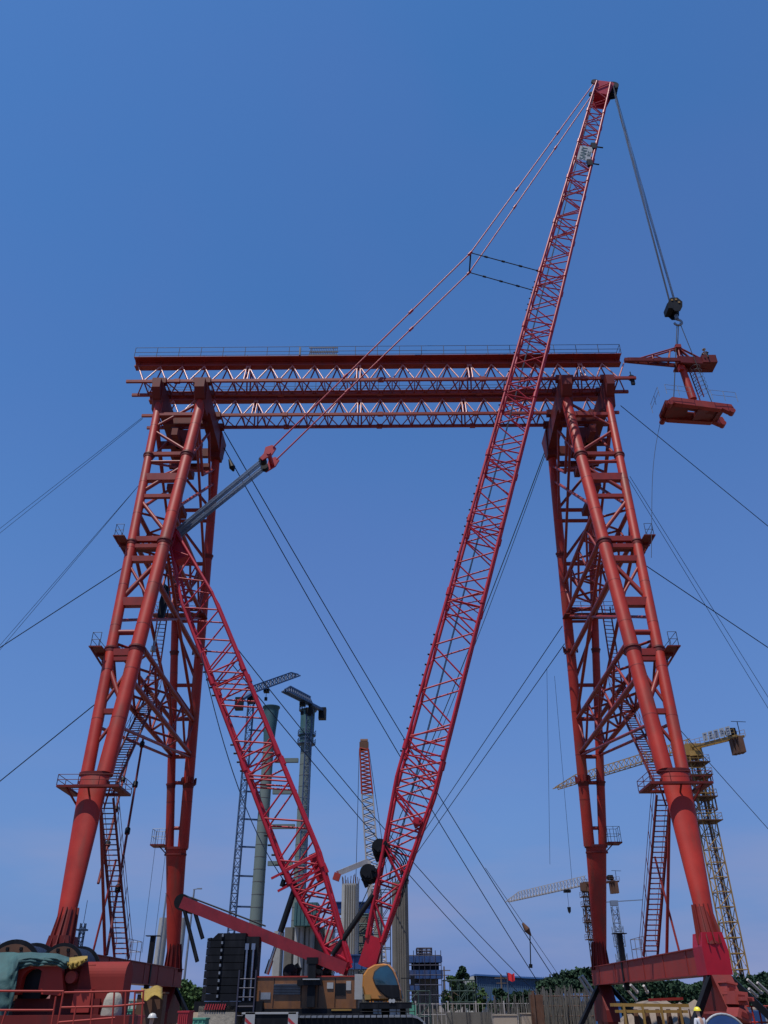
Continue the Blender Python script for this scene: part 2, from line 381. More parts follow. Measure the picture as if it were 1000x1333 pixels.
    for a, b in ((612, 664), (680, 732), (738, 790), (812, 890), (896, 935)):
        k = (a//2) % 2
        dg(fiz(fz(a)) if k else fo(fz(a)), fo(fz(b)) if k else fiz(fz(b)), .13)
    # working platforms around the near pair
    for py in (706, 849):
        z = Z(py); a, b = niz(z), no(z)
        m = MB(); y0 = a.y+.5; xo = s*(abs(b.x)+.95); xi = s*(abs(a.x)+.35)
        m.box(((xi+xo)/2, y0+.35, z), (abs(xo-xi), 1.0, .08))
        m.box(((s*(abs(b.x)+.35)+xo)/2, y0-.9, z), (.8, 1.3, .08))
        for dy in (-1.4, .9):
            m.beam((xo, y0+dy, z-.05), (b.x+s*.2, y0+dy*.4, z-1.1), .09)
        m.beam((xi, y0-.3, z-.1), (xo, y0-.3, z-.1), .14, .2)
        pf = m.build('platform', 'gantry_dark', G)
        r = MB(); railing(r, [(s*(abs(b.x)+.4), y0-1.5, z), (xo, y0-1.5, z), (xo, y0+1.0, z), (xi, y0+1.0, z)], .95, 1.1, .022, 2)
        r.build('platform_railing', 'rail_dark', pf)
    z = fz(807); a, b = fiz(z), fo(z)
    m = MB(); m.box(((a.x+b.x)/2+s*.6, b.y-.8, z), (abs(b.x-a.x)+2.2, 1.1, .1)); pf = m.build('platform', 'gantry_dark', G)
    r = MB(); xo = b.x+s*1.6; railing(r, [(a.x, a.y-1.3, z), (xo, a.y-1.3, z), (xo, a.y-.3, z)], 1.1, .9, .026, 3); r.build('platform_railing', 'gantry_steel', pf)
    for zz in (17.2, 27.5):
        a = fiz(zz); m = MB(); d = (ff1-ff0).normalized()
        for k in range(8):
            th = k*math.pi/4; m.box(a+V((math.cos(th)*.55, math.sin(th)*.55, 0)), (.14, .14, .5))
        m.build('bolt_ring', 'gantry_dark', G)
    # depth-direction box trusses joining the near and far legs ----------
    def depth_truss(z0, z1, tilt=0):
        for (xi_n, xi_f) in ((niz, fiz), (no, fo)):
            a, b, c, d = xi_n(z1), xi_f(z1-tilt), xi_n(z0), xi_f(z0-tilt)
            MB().tube(a, b, .17, n=10).build('depth_chord', 'gantry_steel', G)
            MB().tube(c, d, .17, n=10).build('depth_chord', 'gantry_steel', G)
            m = MB(); warren(m, a, b, c, d, 4, .095); m.build('truss_lacing', 'gantry_steel', G)
        a, b, c, d = niz(z0), fiz(z0-tilt), no(z0), fo(z0-tilt)
        m = MB(); warren(m, a, b, c, d, 4, .09); m.build('truss_lacing', 'gantry_steel', G); m = MB(); a, b, c, d = niz(z1), fiz(z1-tilt), no(z1), fo(z1-tilt)
        warren(m, c, d, a, b, 4, .09)
        m.build('truss_lacing', 'gantry_steel', G)
    depth_truss(19.2, 21.8); depth_truss(30.6, 33.2)
    # side-face diagonals between the trusses
    for f_n, f_f in ((niz, fiz), (no, fo)):
        dg(f_n(30.4), f_f(22), .13); dg(f_f(30.4), f_n(23.5), .11)
        dg(f_n(33.4), f_f(43), .13); dg(f_f(33.4), f_n(43.5), .12)
        dg(f_n(16.0), f_f(19.0), .1)
    mid = (niz(26)+fiz(26))/2
    MB().tube(niz(27), fiz(27), .2, n=10).build('depth_chord', 'gantry_steel', G)
    # platform of the mid height inside the tower
    # tower head ---------------------------------------------
    for x, f in ((15.7, 1), (19.4, .8)):
        m = MB(); xx = s*x
        prof = [(51.5, 48.1-.13), (61.1, 48.1-.13), (61.1, 46.2), (60.2, 45.6), (59.0, 46.0), (54.5, 46.4), (53.2, 45.9), (52.2, 46.3), (51.5, 47.0)]
        m.prism([(xx-.42*f, y, z-.2) for y, z in prof], (.84*f, 0, 0))
        m.build('saddle_beam', 'gantry_dark', G)
        # necks that flare under the chords
        for yy in (53.05, 60.0):
            q = MB(); zt_ = 47.7
            q.loft([[V((xx+i*.48*f, yy+j*.5, 45.2)) for i, j in ((-1, -1), (1, -1), (1, 1), (-1, 1))],
                    [V((xx+i*.56*f, yy+j*1.1, zt_)) for i, j in ((-1, -1), (1, -1), (1, 1), (-1, 1))]], smooth=False)
            q.build('leg_head', 'gantry_dark', G)
        for yy in (52.25, 53.95, 56.95, 58.65):
            MB().box((xx, yy, 47.98), (1.5*f, .5, .55)).build('saddle', 'gantry_dark', G)
    for yy, zz in ((55.5, 46.2), (60.6, 46.4)):
        MB().beam((s*15.7, yy, zz), (s*19.4, yy, zz), .4, .9).build('cross_beam', 'gantry_dark', G)
    # winch cabin and bracing under the head
    m = MB(); m.box((s*17.7, 56.4, 44.2), (2.0, 2.6, 1.5)); m.beam((s*17.7, 53.2, 43.3), (s*17.7, 60, 43.3), .5, .7); m.build('head_box', 'gantry_dark', G)
    m = MB(); m.beam((s*15.7, 55.0, 43.2), (s*19.3, 55.0, 43.2), .5, .5); m.beam((s*15.7, 58.2, 43.2), (s*19.3, 58.2, 43.2), .4, .4); m.build('head_frame', 'gantry_dark', G)
    for f_n, f_f in ((niz, fiz), (no, fo)):
        dg(f_n(44.5), V((f_n(44).x, 56.4, 41.0)), .13); dg(f_f(44.5), V((f_n(44).x, 56.4, 41.0)), .13)
        dg(f_n(38.5), V((f_n(38).x, 56.6, 45.8)), .12); dg(f_f(38.5), V((f_n(38).x, 56.6, 45.8)), .12)
    m = MB(); m.beam((s*17.6, 54.2, 38.4), (s*17.6, 59, 38.4), .6, .5); m.build('head_box', 'gantry_dark', G)
    dg(niz(38.6), fo(44), .1); dg(no(38.6), fiz(44), .1)
    # base beam
    m = MB(); m.box((s*15.75, (NF-.3+FF+1.0)/2, 3.72), (1.0, FF-NF+1.3, 1.08))
    bb = m.build('base_beam', 'pale_red', G)
    q = MB()
    for y in (NF+2.5, NF+6.5, NF+10.5, NF+14, NF+17.5, FF-1.5): q.box((s*15.75, y, 3.72), (1.06, .14, 1.14))
    q.box((s*15.75, (NF+FF)/2+.4, 4.285), (1.16, FF-NF+1.3, .05)); q.box((s*15.75, (NF+FF)/2+.4, 3.155), (1.16, FF-NF+1.3, .05))
    q.build('stiffener', 'gantry_steel', bb)
    q = MB(); xx = s*15.75; yb = NF+.1
    q.prism([(xx-.6, yb-.55, 3.12), (xx+.6, yb-.55, 3.12), (xx+.62, yb-.55, 4.1), (xx+.48, yb-.55, 4.9), (xx-.48, yb-.55, 4.9), (xx-.6, yb-.55, 4.3)], (0, 1.4, 0))
    q.build('end_box', 'crimson' if s > 0 else 'gantry_dark', bb)
    # bogies
    for yy in (NF, FF):
        m = MB()
        m.prism([(xx-.45, yy-.6, 3.12), (xx-.45, yy+.6, 3.12), (xx-.45, yy+1.9, 1.6), (xx-.45, yy+1.9, .9), (xx-.45, yy-1.9, .9), (xx-.45, yy-1.9, 1.6)], (.9, 0, 0))
        bg_ = m.build('bogie', 'gantry_dark', G)
        for k in (-1.3, -.45, .45, 1.3):
            MB().tube((xx-.22, yy+k, .42), (xx+.22, yy+k, .42), .4, n=20).tube((xx-.3, yy+k, .42), (xx+.3, yy+k, .42), .12, n=12).build('wheel', 'rust', bg_)
        m = MB()
        for k in (-1.3, .45): m.box((xx, yy+k+.42, .75), (.7, 1.5, .35))
        m.build('equaliser', 'gantry_steel', bg_)
        for sx in (-1, 1):
            m = MB(); m.beam((xx+sx*.45, yy-.3, 3.0), (xx+sx*2.6, yy-1.6, .25), .22, .3); m.box((xx+sx*2.7, yy-1.65, .12), (.8, .8, .22)); m.build('outrigger_strut', 'black_steel', G)
    # stairs up the near side
    a, b = P(15.25, 52.3, 4.3), P(16.0, 47.2, nm.z-.9)
    m = MB(); ladder(m, a, b, .8, (1, 0, 0), .045, .3); st = m.build('stairs', 'gantry_dark', G)
    r = MB()
    for k in (-.45, .45): railing(r, [a+V((k, 0, 0)), b+V((k, 0, 0))], 1.0, 1.5, .02)
    r.build('stair_railing', 'gantry_dark', st)
    a, b = P(16.0, 47.0, nm.z-.7), P(17.0, 56.3, 21.6)
    m = MB(); ladder(m, a, b, .8, (1, 0, 0), .045, .3); st = m.build('stairs', 'gantry_dark', G)
    r = MB()
    for k in (-.45, .45): railing(r, [a+V((k, 0, 0)), b+V((k, 0, 0))], 1.0, 1.5, .02)
    r.build('stair_railing', 'gantry_dark', st)
    a, b = P(17.3, 56.8, 21.7), P(17.2, 56.2, 28.2); m = MB(); ladder(m, a, b, .7, (1, .2, 0), .04, .3); st = m.build('ladder', 'gantry_dark', G)
    a, b = P(17.4, 56.0, 33.3), P(17.4, 56.2, 42); m = MB(); ladder(m, a, b, .6, (1, .2, 0), .035, .35); m.build('ladder', 'gantry_dark', G)
    # struts and rails standing on the base beam
    tube_part(P(15.5, 50.0, 4.3), P(16.1, 46.6, nm.z-1.2), .09); tube_part(P(15.9, 49.0, 4.3), P(15.6, 49.5, 9.2), .06)
    r = MB(); railing(r, [P(15.35, 53.5, 4.3), P(15.35, 56.5, 4.3), P(16.1, 56.5, 4.3)], 1.1, .9, .022); r.build('beam_railing', 'grey_steel', bb)
    MB().box(P(15.35, 59, 4.3), (.3, .3, 3.2)).box(P(15.35, 59, 5.9), (.9, .5, .05)).build('control_post', 'black_steel', bb)
    return dict(niz=niz, fiz=fiz, no=no, fo=fo)
TR = tower(1); TL = tower(-1)
G.location.x -= .2
# ================================================================ crawler crane
PSI = R(2); F0 = V((-.62, 50.6, 0)); fd = V((math.cos(PSI), -math.sin(PSI), 0)); nd = V((math.sin(PSI), math.cos(PSI), 0))
C = thing('crawler_crane', tuple(F0), 'giant crawler crane with long crimson lattice boom leaning right and yellow cab', 'crane')
def CW(s, t, z): return F0 + fd*s + nd*t + V((0, 0, z))
def sc(px, py, t=0):       # in the crane's own upright plane
    d = ray(px, py); k = (F0+nd*t-EYE).dot(nd)/d.dot(nd); p = EYE+d*k
    return ((p-F0).dot(fd), p.z)
def cp(px, py, t=0): s_, z_ = sc(px, py, t); return CW(s_, t, z_)
def lattice(name, A, B, stations, bays, rc, rl, m, parent, joints=()):
    """box lattice from A to B; stations (t, half height in plane, half width)"""
    rl0 = rl; w = (B-A).normalized(); u = nd; v = w.cross(u).normalized(); L = (B-A).length
    def sz(t):
        for (t0, a0, b0), (t1, a1, b1) in zip(stations, stations[1:]):
            if t <= t1: k = (t-t0)/(t1-t0); return a0+(a1-a0)*k, b0+(b1-b0)*k
        return stations[-1][1:]
    def cor(t, i, j): a, b = sz(t); return A.lerp(B, t)+v*(a*i)+u*(b*j)
    root = MB()
    for (i, j) in ((-1, -1), (1, -1), (1, 1), (-1, 1)):
        pts = [cor(s_[0], i, j) for s_ in stations]
        for p, q in zip(pts, pts[1:]): root.tube(p, q, rc, n=10)
    ob = root.build(name, m, parent)
    t0, t1 = stations[0][0], stations[-1][0]
    for (c1, c2, nm_) in (((-1, -1), (1, -1), 'near_lacing'), ((-1, 1), (1, 1), 'far_lacing'), ((-1, -1), (-1, 1), 'top_lacing'), ((1, -1), (1, 1), 'underside_lacing')):
        mb = MB(); rl = rl0*(1 if c1[0] != c2[0] else .75)
        for k in range(bays):
            ta, tb = t0+(t1-t0)*k/bays, t0+(t1-t0)*(k+1)/bays; tm = (ta+tb)/2
            mb.tube(cor(ta, *c1), cor(tm, *c2), rl, n=6, cap=False); mb.tube(cor(tm, *c2), cor(tb, *c1), rl, n=6, cap=False)
        for t in (joints if c1[0] != c2[0] else ()):
            for dt in (-.55/L, .55/L):
                mb.tube(cor(t+dt, *c1), cor(t+dt, *c2), rl*1.05, n=6, cap=False)
            mb.tube(cor(t-1.8/L, *c1), cor(t-.55/L, *c2), rl, n=6); mb.tube(cor(t+1.8/L, *c1), cor(t+.55/L, *c2), rl, n=6)
        mb.build(nm_, m, ob)
    for t in joints:
        if t < .132: continue
        mb = MB()
        for i, j in ((-1, -1), (1, -1), (1, 1), (-1, 1)):
            p = cor(t, i, j); mb.tube(p-w*.28, p+w*.28, rc*1.55, n=10)
        mb.tube(cor(t, -1, -1), cor(t, 1, 1), rl*.9, n=6); mb.tube(cor(t, 1, -1), cor(t, -1, 1), rl*.9, n=6)
        mb.build('chord_coupling', m, ob)
    return ob, cor, v
FA = cp(481, 1252); TA = cp(784, 117)
BL = (TA-FA).length
jts = [.04, .075, .11, .135, .26, .33, .40, .475, .56, .64, .72, .80, .87, .935]
boom, bc, bv = lattice('boom', FA, TA, [(0.012, .42, .95), (.112, 1.22, 1.25), (.60, 1.18, 1.2), (.80, .98, 1.05), (.975, .80, .9), (1.0, .74, .9)], 27, .105, .055, 'crimson', C, jts)
bw = (TA-FA).normalized()
bc_ = bc; bc = lambda t, i, j: bc_(t, -i, j); bv = -bv      # i = +1 is the outer (right) side from here on
# solid foot plates
m = MB()
for j in (-1, 1):
    a = FA+nd*(j*.95)
    m.prism([a-bv*.5-bw*.3, a+bv*.45-bw*.3, bc(.014, 1, j*1.0), bc(.014, -1, j*1.0)], nd*(.12*-j))
m.prism([bc(.0, -1, -1), bc(0, 1, -1), bc(.013, 1, -1), bc(.013, -1, -1)], nd*1.8)
m.build('foot_plate', 'crimson', boom)
# head: wide red box, sheaves at its outer end
m = MB(); hh = TA
for j in (-1, 1):
    a = hh+nd*(j*.8)
    m.prism([a-bv*.85-bw*1.9, a+bv*.85-bw*2.2, a+bv*1.15+bw*.1, a+bv*.85+bw*.35, a-bv*.9+bw*.35], nd*(.08))
m.beam(hh-bv*.8+bw*.2, hh+bv*.8+bw*.15, 1.5, .25, up=tuple(bw))
m.beam(hh-bv*.7-bw*1.0, hh+bv*.7-bw*1.2, 1.5, .2, up=tuple(bw))
bh = m.build('boom_head', 'crimson', boom)
m = MB()
for j in (-.6, -.3, 0, .3, .6): q = hh+bv*1.05+bw*.1+nd*j; m.tube(q-nd*.06, q+nd*.06, .62, n=22)
m.build('head_sheave', 'black_steel', bh)
m = MB()
for j in (-.7, .7): q = hh-bv*.95+bw*.1+nd*j; m.tube(q-nd*.1, q+nd*.1, .4, n=16)
m.tube(hh-bv*.4+bw*.3, hh-bv*.3+bw*.7, .05, n=6); m.build('pendant_lug', 'black_steel', bh)
# ladder and pin bosses up the back chord
for k in range(60):
    t = .13+.5*k/60
    if (k//6) % 3 != 2: q = bc(t, -1, -1); MB().tube(q, q-bv*.22, .06, n=6).build('chord_pin', 'black_steel', boom)
# cross arms near the top of the boom and the plate with its lettering
def tpy(py): q = on_line_y(FA, TA, py); return (q-FA).length/BL
for t in (tpy(223), tpy(201)):
    m = MB(); q = bc(t, 1, -1); m.tube(q-bv*.2, q+bv*.75, .07, n=8); m.box(tuple(q-bv*.2), (.5, .3, .9)); m.build('cross_arm', 'black_steel', boom)
pc = bc(tpy(212), .05, -1)-nd*.08
m = MB(); hp = .66; hl = 1.15
m.prism([pc-bv*hp-bw*hl, pc+bv*hp-bw*hl, pc+bv*hp+bw*hl, pc-bv*hp+bw*hl], nd*.03); plate = m.build('sign_plate', 'white_paint', boom)
def letter(txt, origin, right, upv, size, m, parent, name='lettering'):
    cu = bpy.data.curves.new(name, 'FONT'); cu.body = txt; cu.size = size; cu.extrude = .012; cu.align_x = 'CENTER'; cu.align_y = 'CENTER'
    tmp = bpy.data.objects.new('tmp', cu); me = bpy.data.meshes.new_from_object(tmp); bpy.data.objects.remove(tmp)
    right = V(right).normalized(); upv = V(upv).normalized(); nn = right.cross(upv)
    for v_ in me.vertices: v_.co = V(origin)-wloc(parent)+right*v_.co.x+upv*v_.co.y+nn*v_.co.z
    me.materials.clear(); me.materials.append(M[m]); o = bpy.data.objects.new(name, me); S.collection.objects.link(o); o.parent = parent; return o
letter('SANY', pc-nd*.02-bv*.12, bw, -bv, .85, 'teal_form', plate)
letter('SCC', pc-nd*.02+bv*.42, bw, -bv, .45, 'teal_form', plate)
# mast ---------------------------------------------------------------
MA = cp(447, 1258); MT = cp(227, 700)
mj = [.06, .12, .17, .40, .60]
mast, mc, mv = lattice('mast', MA, MT, [(0.0, .4, 1.0), (.20, 1.12, 1.2), (.80, 1.08, 1.1), (1.0, .32, .55)], 12, .11, .055, 'crimson', C, mj)
mw = (MT-MA).normalized()
m = MB(); m.prism([mc(0, -1, -1)-mw*.2, mc(0, 1, -1)-mw*.2, mc(.035, 1, -1), mc(.035, -1, -1)], nd*.1); m.build('foot_plate', 'crimson', mast); m = MB(); m.prism([mc(0, -1, .9)-mw*.2, mc(0, 1, .9)-mw*.2, mc(.035, 1, .9), mc(.035, -1, .9)], nd*.1)
m.build('foot_plate', 'crimson', mast)
m = MB(); m.beam(MT-mw*2.2, MT+mw*.2, 1.0, .9, up=tuple(nd)); m.tube(MT+mw*.1-nd*.62, MT+mw*.1+nd*.62, .45, n=18); m.build('mast_head', 'crimson', mast)
for k in range(26):
    t = .18+.5*k/26
    if (k//5) % 2 == 0: q = mc(t, 1 if mv.x < 0 else -1, -1); MB().tube(q, q-fd*.3, .06, n=6).build('chord_pin', 'black_steel', mast)
m = MB()
for j in (-.6, .6):       # gear on the lower mast
    q = cp(413, 1128, j); m.box(tuple(q), (.55, .25, 1.5), Matrix.Rotation(R(-22), 3, 'Y'))
m.beam(mc(.16, -1, -1), mc(.16, 1, -1)+mv*.8, .12); m.beam(mc(.185, -1, -1), mc(.185, 1, -1)+mv*.8, .12); m.build('mast_gear', 'crimson', mast)
# spreader and reeving between the mast head and the pendants -----------
SP = cp(352, 597)
m = MB()
for j in (-.8, .8):
    q = SP+nd*j; u_ = (SP-MT).normalized(); w_ = V((-u_.z*fd.x, -u_.z*fd.y, u_.dot(fd)))
    m.prism([q-u_*.8-w_*.15, q+u_*.1-w_*.3, q+u_*.7-w_*.1, q+u_*.7+w_*.35, q+u_*.2+w_*.6, q-u_*.3+w_*.25, q-u_*.8+w_*.15], nd*.16)
m.tube(SP-nd*.85, SP+nd*.85, .18, n=12); spr = m.build('spreader', 'crimson', C)
m = MB()
for j in (-.62, -.5, -.38, -.26, .26, .38, .5, .62): q = SP-u_*.7+nd*j; MB().tube(q-nd*.045, q+nd*.045, .3, n=18).build('sheave', 'black_steel', spr)
for k, j0 in enumerate((-1.0, .4)):
    m = MB()
    for i in range(4):
        j = j0+.2*i
        for e in (-.1, .1):
            m.tube(SP-u_*.75+nd*j*.62+w_*e, MT+mw*.1+nd*j*.5+w_*e, .03, n=6, cap=False)
    m.build('luffing_rope', 'bright_wire', C)
KP = cp(612, 342); PT = hh-bv*.95+bw*.1
for j in (-1.15, 1.15):
    a, k_, b = SP+u_*.6+w_*.1+nd*j*.72, KP+nd*j, PT+nd*(j*.6)
    m = MB()
    for p, q in ((a, k_), (k_, b)):
        n = max(2, round((q-p).length/10))
        for i in range(n):
            x, y = p.lerp(q, i/n), p.lerp(q, (i+1)/n); m.tube(x, y, .062, n=8); m.tube(y-(q-p).normalized()*.35, y+(q-p).normalized()*.15, .12, n=8)
    pe = m.build('pendant', 'crimson', C)
    e = cp(705 if j < 0 else 695, 357 if j < 0 else 387, -1.15 if j < 0 else 1.15)
    t_ = tpy(369); e = bc(t_, -1, -1 if j < 0 else 1)
    m = MB(); n = 4
    for i in range(n):
        x, y = k_.lerp(e, i/n), k_.lerp(e, (i+1)/n); m.tube(x, y, .045, n=8); m.tube(y-(e-k_).normalized()*.3, y, .09, n=8)
    m.build('boom_stay', 'black_steel', C)
MB().tube(KP-nd*1.15, KP+nd*1.15, .07, n=8).build('pendant_spacer', 'black_steel', C)
# winch lines that run down the back of the boom
for j, e in ((-.5, 0), (.2, .0), (.6, 0)):
    MB().tube(bc(.05, -.2, j), bc(.985, -.9, j), .022, n=5).build('hoist_line', 'wire', C)
# drums with hose bundles on the lower boom
def drum(c, r, w, parent, name='winch_drum', m='black_steel'):
    q = MB(); q.tube(c-nd*w/2, c+nd*w/2, r*.8, n=20)
    for j in (-w/2, w/2): q.tube(c+nd*j-nd*.05, c+nd*j+nd*.05, r*.8, n=24)
    for k in range(5): q.tube(c+nd*(w*(k/5-.4))-nd*.03, c+nd*(w*(k/5-.4))+nd*.03, r*.88, n=20)
    rr_ = random.Random(3)
    for k in range(26):
        th = rr_.uniform(0, 6.3); u = V((fd.x*math.cos(th), fd.y*math.cos(th), math.sin(th))); q.box(tuple(c+u*r*rr_.uniform(.3, .95)+nd*rr_.uniform(-w*.65, w/2)), (r*rr_.uniform(.2, .7), r*.4, r*rr_.uniform(.2, .6)), Matrix.Rotation(th, 3, 'Y'))
    return q.build(name, m, parent)
drum(cp(495, 1105, -.2), .54, 1.5, boom); drum(cp(480, 1138, -.2), .54, 1.6, boom)
drum(cp(543, 1070, -1.3), .28, .4, boom, 'cable_reel', 'crimson')
for k in range(6):
    a = cp(500, 1098+k*3, -.6+k*.2); b = cp(530-k*2, 1150+k*6, -.6+k*.2); mdl = a.lerp(b, .5)+fd*1.1+V((0, 0, .8))
    q = MB(); prev = a
    for i in range(1, 9):
        t = i/8; p = a*(1-t)**2+mdl*2*t*(1-t)+b*t*t; q.tube(prev, p, .04, n=6, cap=False); prev = p
    q.build('hydraulic_hose', 'rubber', boom)
# upper works --------------------------------------------------------
def cbox(name, m, s0, s1, t0, t1, z0, z1, parent=None):
    q = MB(); q.prism([CW(s0, t0, z0), CW(s1, t0, z0), CW(s1, t1, z0), CW(s0, t1, z0)], (0, 0, z1-z0)); return q.build(name, m, parent or C)
T0 = -1.6
sL = sc(329, 1290, T0)[0]; sR = sc(466, 1290, T0)[0]; zT = sc(400, 1272, T0)[1]; zD = sc(400, 1313, T0)[1]
body = cbox('engine_house', 'house_brown', sL, sR, T0, 1.6, zD, zT)
cbox('house_top', 'pale_red', sL-.05, sR+.05, T0-.05, 1.65, zT, zT+.06, body)
q = MB()
for px in (356, 392, 406, 414, 436): x = sc(px, 1290, T0)[0]; q.prism([CW(x, T0-.012, zD+.05), CW(x+.04, T0-.012, zD+.05), CW(x+.04, T0, zD+.05), CW(x, T0, zD+.05)], (0, 0, zT-zD-.1))
q.build('panel_seam', 'black_steel', body)
def panel(name, m, px0, px1, py0, py1, t=T0, th=.05):
    s0, z1 = sc(px0, py0, t); s1, z0 = sc(px1, py1, t); return cbox(name, m, s0, s1, t-th, t, z0, z1, body)
gr = panel('grille', 'grey_steel', 357, 391, 1281, 1295)
q = MB(); s0, z1 = sc(357, 1281, T0); s1, z0 = sc(391, 1295, T0)
for k in range(7): zz = z0+(z1-z0)*(k+.5)/7; q.beam(CW(s0, T0-.07, zz), CW(s1, T0-.07, zz), .05, .03)
q.build('louvre', 'black_steel', gr)
panel('side_window', 'black_steel', 437, 450, 1280, 1296); panel('notice_plate', 'white_paint', 426, 434, 1279, 1287); panel('notice_plate', 'white_paint', 451, 457, 1277, 1289); panel('notice_plate', 'grey_steel', 340, 352, 1292, 1301)
panel('door_panel', 'white_paint', 462, 472, 1268, 1301, T0-.1)
cbox('deck', 'black_steel', sL, sc(528, 1310, T0)[0], T0-.1, 1.7, zD-.35, zD-.01)
# yellow sill under the house
cbox('side_sill', 'yellow_steel', sc(432, 1310, T0)[0], sc(458, 1310, T0)[0], T0-.16, T0-.1, zD-.1, zD-.03)
# cab: rounded shell with a big raked tinted window
cs = lambda px, py: sc(px, py, -2.2)
prof = [(476, 1303), (472, 1285), (473, 1270), (479, 1261), (488, 1256), (500, 1254.5), (508, 1256), (514, 1263), (519, 1275), (523, 1290), (524, 1303)]
t0 = -2.9; pr = [cs(*p) for p in prof]
q = MB(); n = len(pr); cxs = sum(p[0] for p in pr)/n; czs = sum(p[1] for p in pr)/n
rings = []
for tt, k in ((t0, .90), (t0+.12, .97), (t0+.3, 1), (t0+1.2, 1), (t0+1.35, .96)):
    rings.append([CW(cxs+(a-cxs)*k, tt, czs+(b-czs)*k) for a, b in pr])
q.loft(rings, smooth=False); cab = q.build('cab', 'orange_body', C)
win = [(487, 1274), (489, 1266), (496, 1260), (505, 1258), (511, 1264), (516, 1275), (520, 1289), (520.5, 1301), (512, 1302), (503, 1297), (495, 1290), (490, 1282)]
wp = [cs(*p) for p in win]
wcx = sum(p[0] for p in wp)/len(wp); wcz = sum(p[1] for p in wp)/len(wp)
q = MB(); q.loft([[CW(wcx+(a-wcx)*1.06, t0-.03, wcz+(b-wcz)*1.06) for a, b in wp], [CW(a*1.0+(0), t0+.1, b) for a, b in wp]], smooth=False)
q.loft([[CW(wcx+(a-wcx)*1.06, t0-.03, wcz+(b-wcz)*1.06) for a, b in wp], [CW(wcx+(a-wcx)*1.0, t0-.05, wcz+(b-wcz)*1.0) for a, b in wp]], smooth=False)
q.build('window_seal', 'rubber', cab)
q = MB(); q.loft([[CW(wcx+(a-wcx)*.98, t0-.051, wcz+(b-wcz)*.98) for a, b in wp], [CW(wcx+(a-wcx)*.5, t0-.13, wcz+(b-wcz)*.5) for a, b in wp], [CW(wcx+(a-wcx)*.1, t0-.15, wcz+(b-wcz)*.1) for a, b in wp]]); q.build('window', 'glass_dark', cab)
lo = [(490, 1283), (520, 1283), (521, 1300), (512, 1301.5), (503, 1297), (495, 1290)]; q = MB(); q.loft([[CW(a, t0-.13-.012, b) for a, b in [cs(*p) for p in lo]], [CW(a, t0-.16, b) for a, b in [((cs(*p)[0]-wcx)*.9+wcx, (cs(*p)[1]-wcz)*.9+wcz) for p in lo]]], smooth=False); q.build('window_dark_half', 'black_steel', cab)  # dark sheet on the glass paints its lower half without reflection
q = MB(); sA, zA = cs(515, 1265); sB, zB = cs(523.5, 1300)
q.prism([CW(sA+.02, t0+.2, zA), CW(sA+.02, t0+1.2, zA), CW(sB+.04, t0+1.2, zB), CW(sB+.04, t0+.2, zB)], fd*.04); q.build('windscreen', 'glass_dark', cab)
q = MB(); s_, z_ = cs(480, 1298); q.box(tuple(CW(s_, t0-.1, z_)), (.3, .15, .22)); q.build('lamp', 'yellow_steel', cab)
q = MB()
for px in (509, 513): s_, z_ = cs(px, 1303); q.tube(CW(s_, t0-.25, z_), CW(s_, t0-.1, z_), .09, n=12)
q.build('work_lamp', 'white_paint', cab)
q = MB(); s_, z_ = cs(525, 1274); q.beam(CW(s_-.1, t0, z_), CW(s_+.5, t0-.2, z_), .04); q.box(tuple(CW(s_+.5, t0-.2, z_-.1)), (.22, .08, .4)); q.build('mirror', 'black_steel', cab)
zk = cs(500, 1304)[1]
cbox('cab_deck', 'black_steel', cs(470, 1304)[0], cs(536, 1304)[0], -3.1, -1.5, zk-.3, zk-.02)
q = MB(); railing(q, [CW(cs(470, 1304)[0], -3.1, zk-.8), CW(cs(540, 1304)[0], -3.1, zk-.8)], .75, .9, .02); q.build('deck_rail', 'black_steel', C)
cbox('tool_box', 'white_paint', cs(487, 1304)[0], cs(497, 1304)[0], -3.0, -2.2, zk-.85, zk-.32); cbox('tool_box', 'grey_steel', cs(508, 1304)[0], cs(521, 1304)[0], -3.0, -2.2, zk-.7, zk-.32)
# counterweight stacks
zc0 = sc(280, 1303, -1.8)[1]; zc1 = sc(280, 1214, -1.8)[1]
a0 = sc(261, 1280, -1.8)[0]; am = sc(285, 1280, -1.8)[0]; a1 = sc(315, 1280, -1.8)[0]
ns = 9
for k in range(ns):
    z0 = zc0+(zc1-zc0)*k/ns; z1 = zc0+(zc1-zc0)*(k+1)/ns-.03
    q = MB()
    ch = .35 if k == ns-1 else 0
    q.prism([CW(a0+.35, -1.8, z0), CW(am-.03, -1.8, z0), CW(am-.03, -1.8, z1), CW(a0+.35+ch, -1.8, z1)], nd*3.6)
    q.prism([CW(a0, -1.2, z0), CW(a0+.34, -1.79, z0), CW(a0+.34, 1.79, z0), CW(a0, 1.2, z0)], (0, 0, z1-z0-ch*.6)); q.build('counterweight_slab', 'black_steel', C)
    q = MB(); q.prism([CW(am+.03, -1.8, z0), CW(a1, -1.8, z0), CW(a1, -1.8, z1), CW(am+.03, -1.8, z1)], nd*3.6)
    q.box(tuple(CW(am, -1.83, (z0+z1)/2)), (.14, .1, .2)); q.build('counterweight_slab', 'black_steel', C)
    MB().box(tuple(CW(am, -1.9, (z0+z1)/2+.05)), (.09, .05, .13)).build('lifting_lug', 'grey_steel', C)
cbox('counterweight_tray', 'black_steel', a0-.2, a1+1.2, -1.9, 1.9, zc0-.5, zc0-.02)
q = MB(); b0 = a1; ladder(q, CW(a1+.3, -1.95, .7), CW(a1+.3, -1.95, 3.6), .9, fd, .035, .4); q.build('ladder', 'rail_dark', C)
cbox('rear_post', 'black_steel', a1+.02, a1+.75, -1.7, -.9, zc0-.5, zc1-.2)
q = MB()
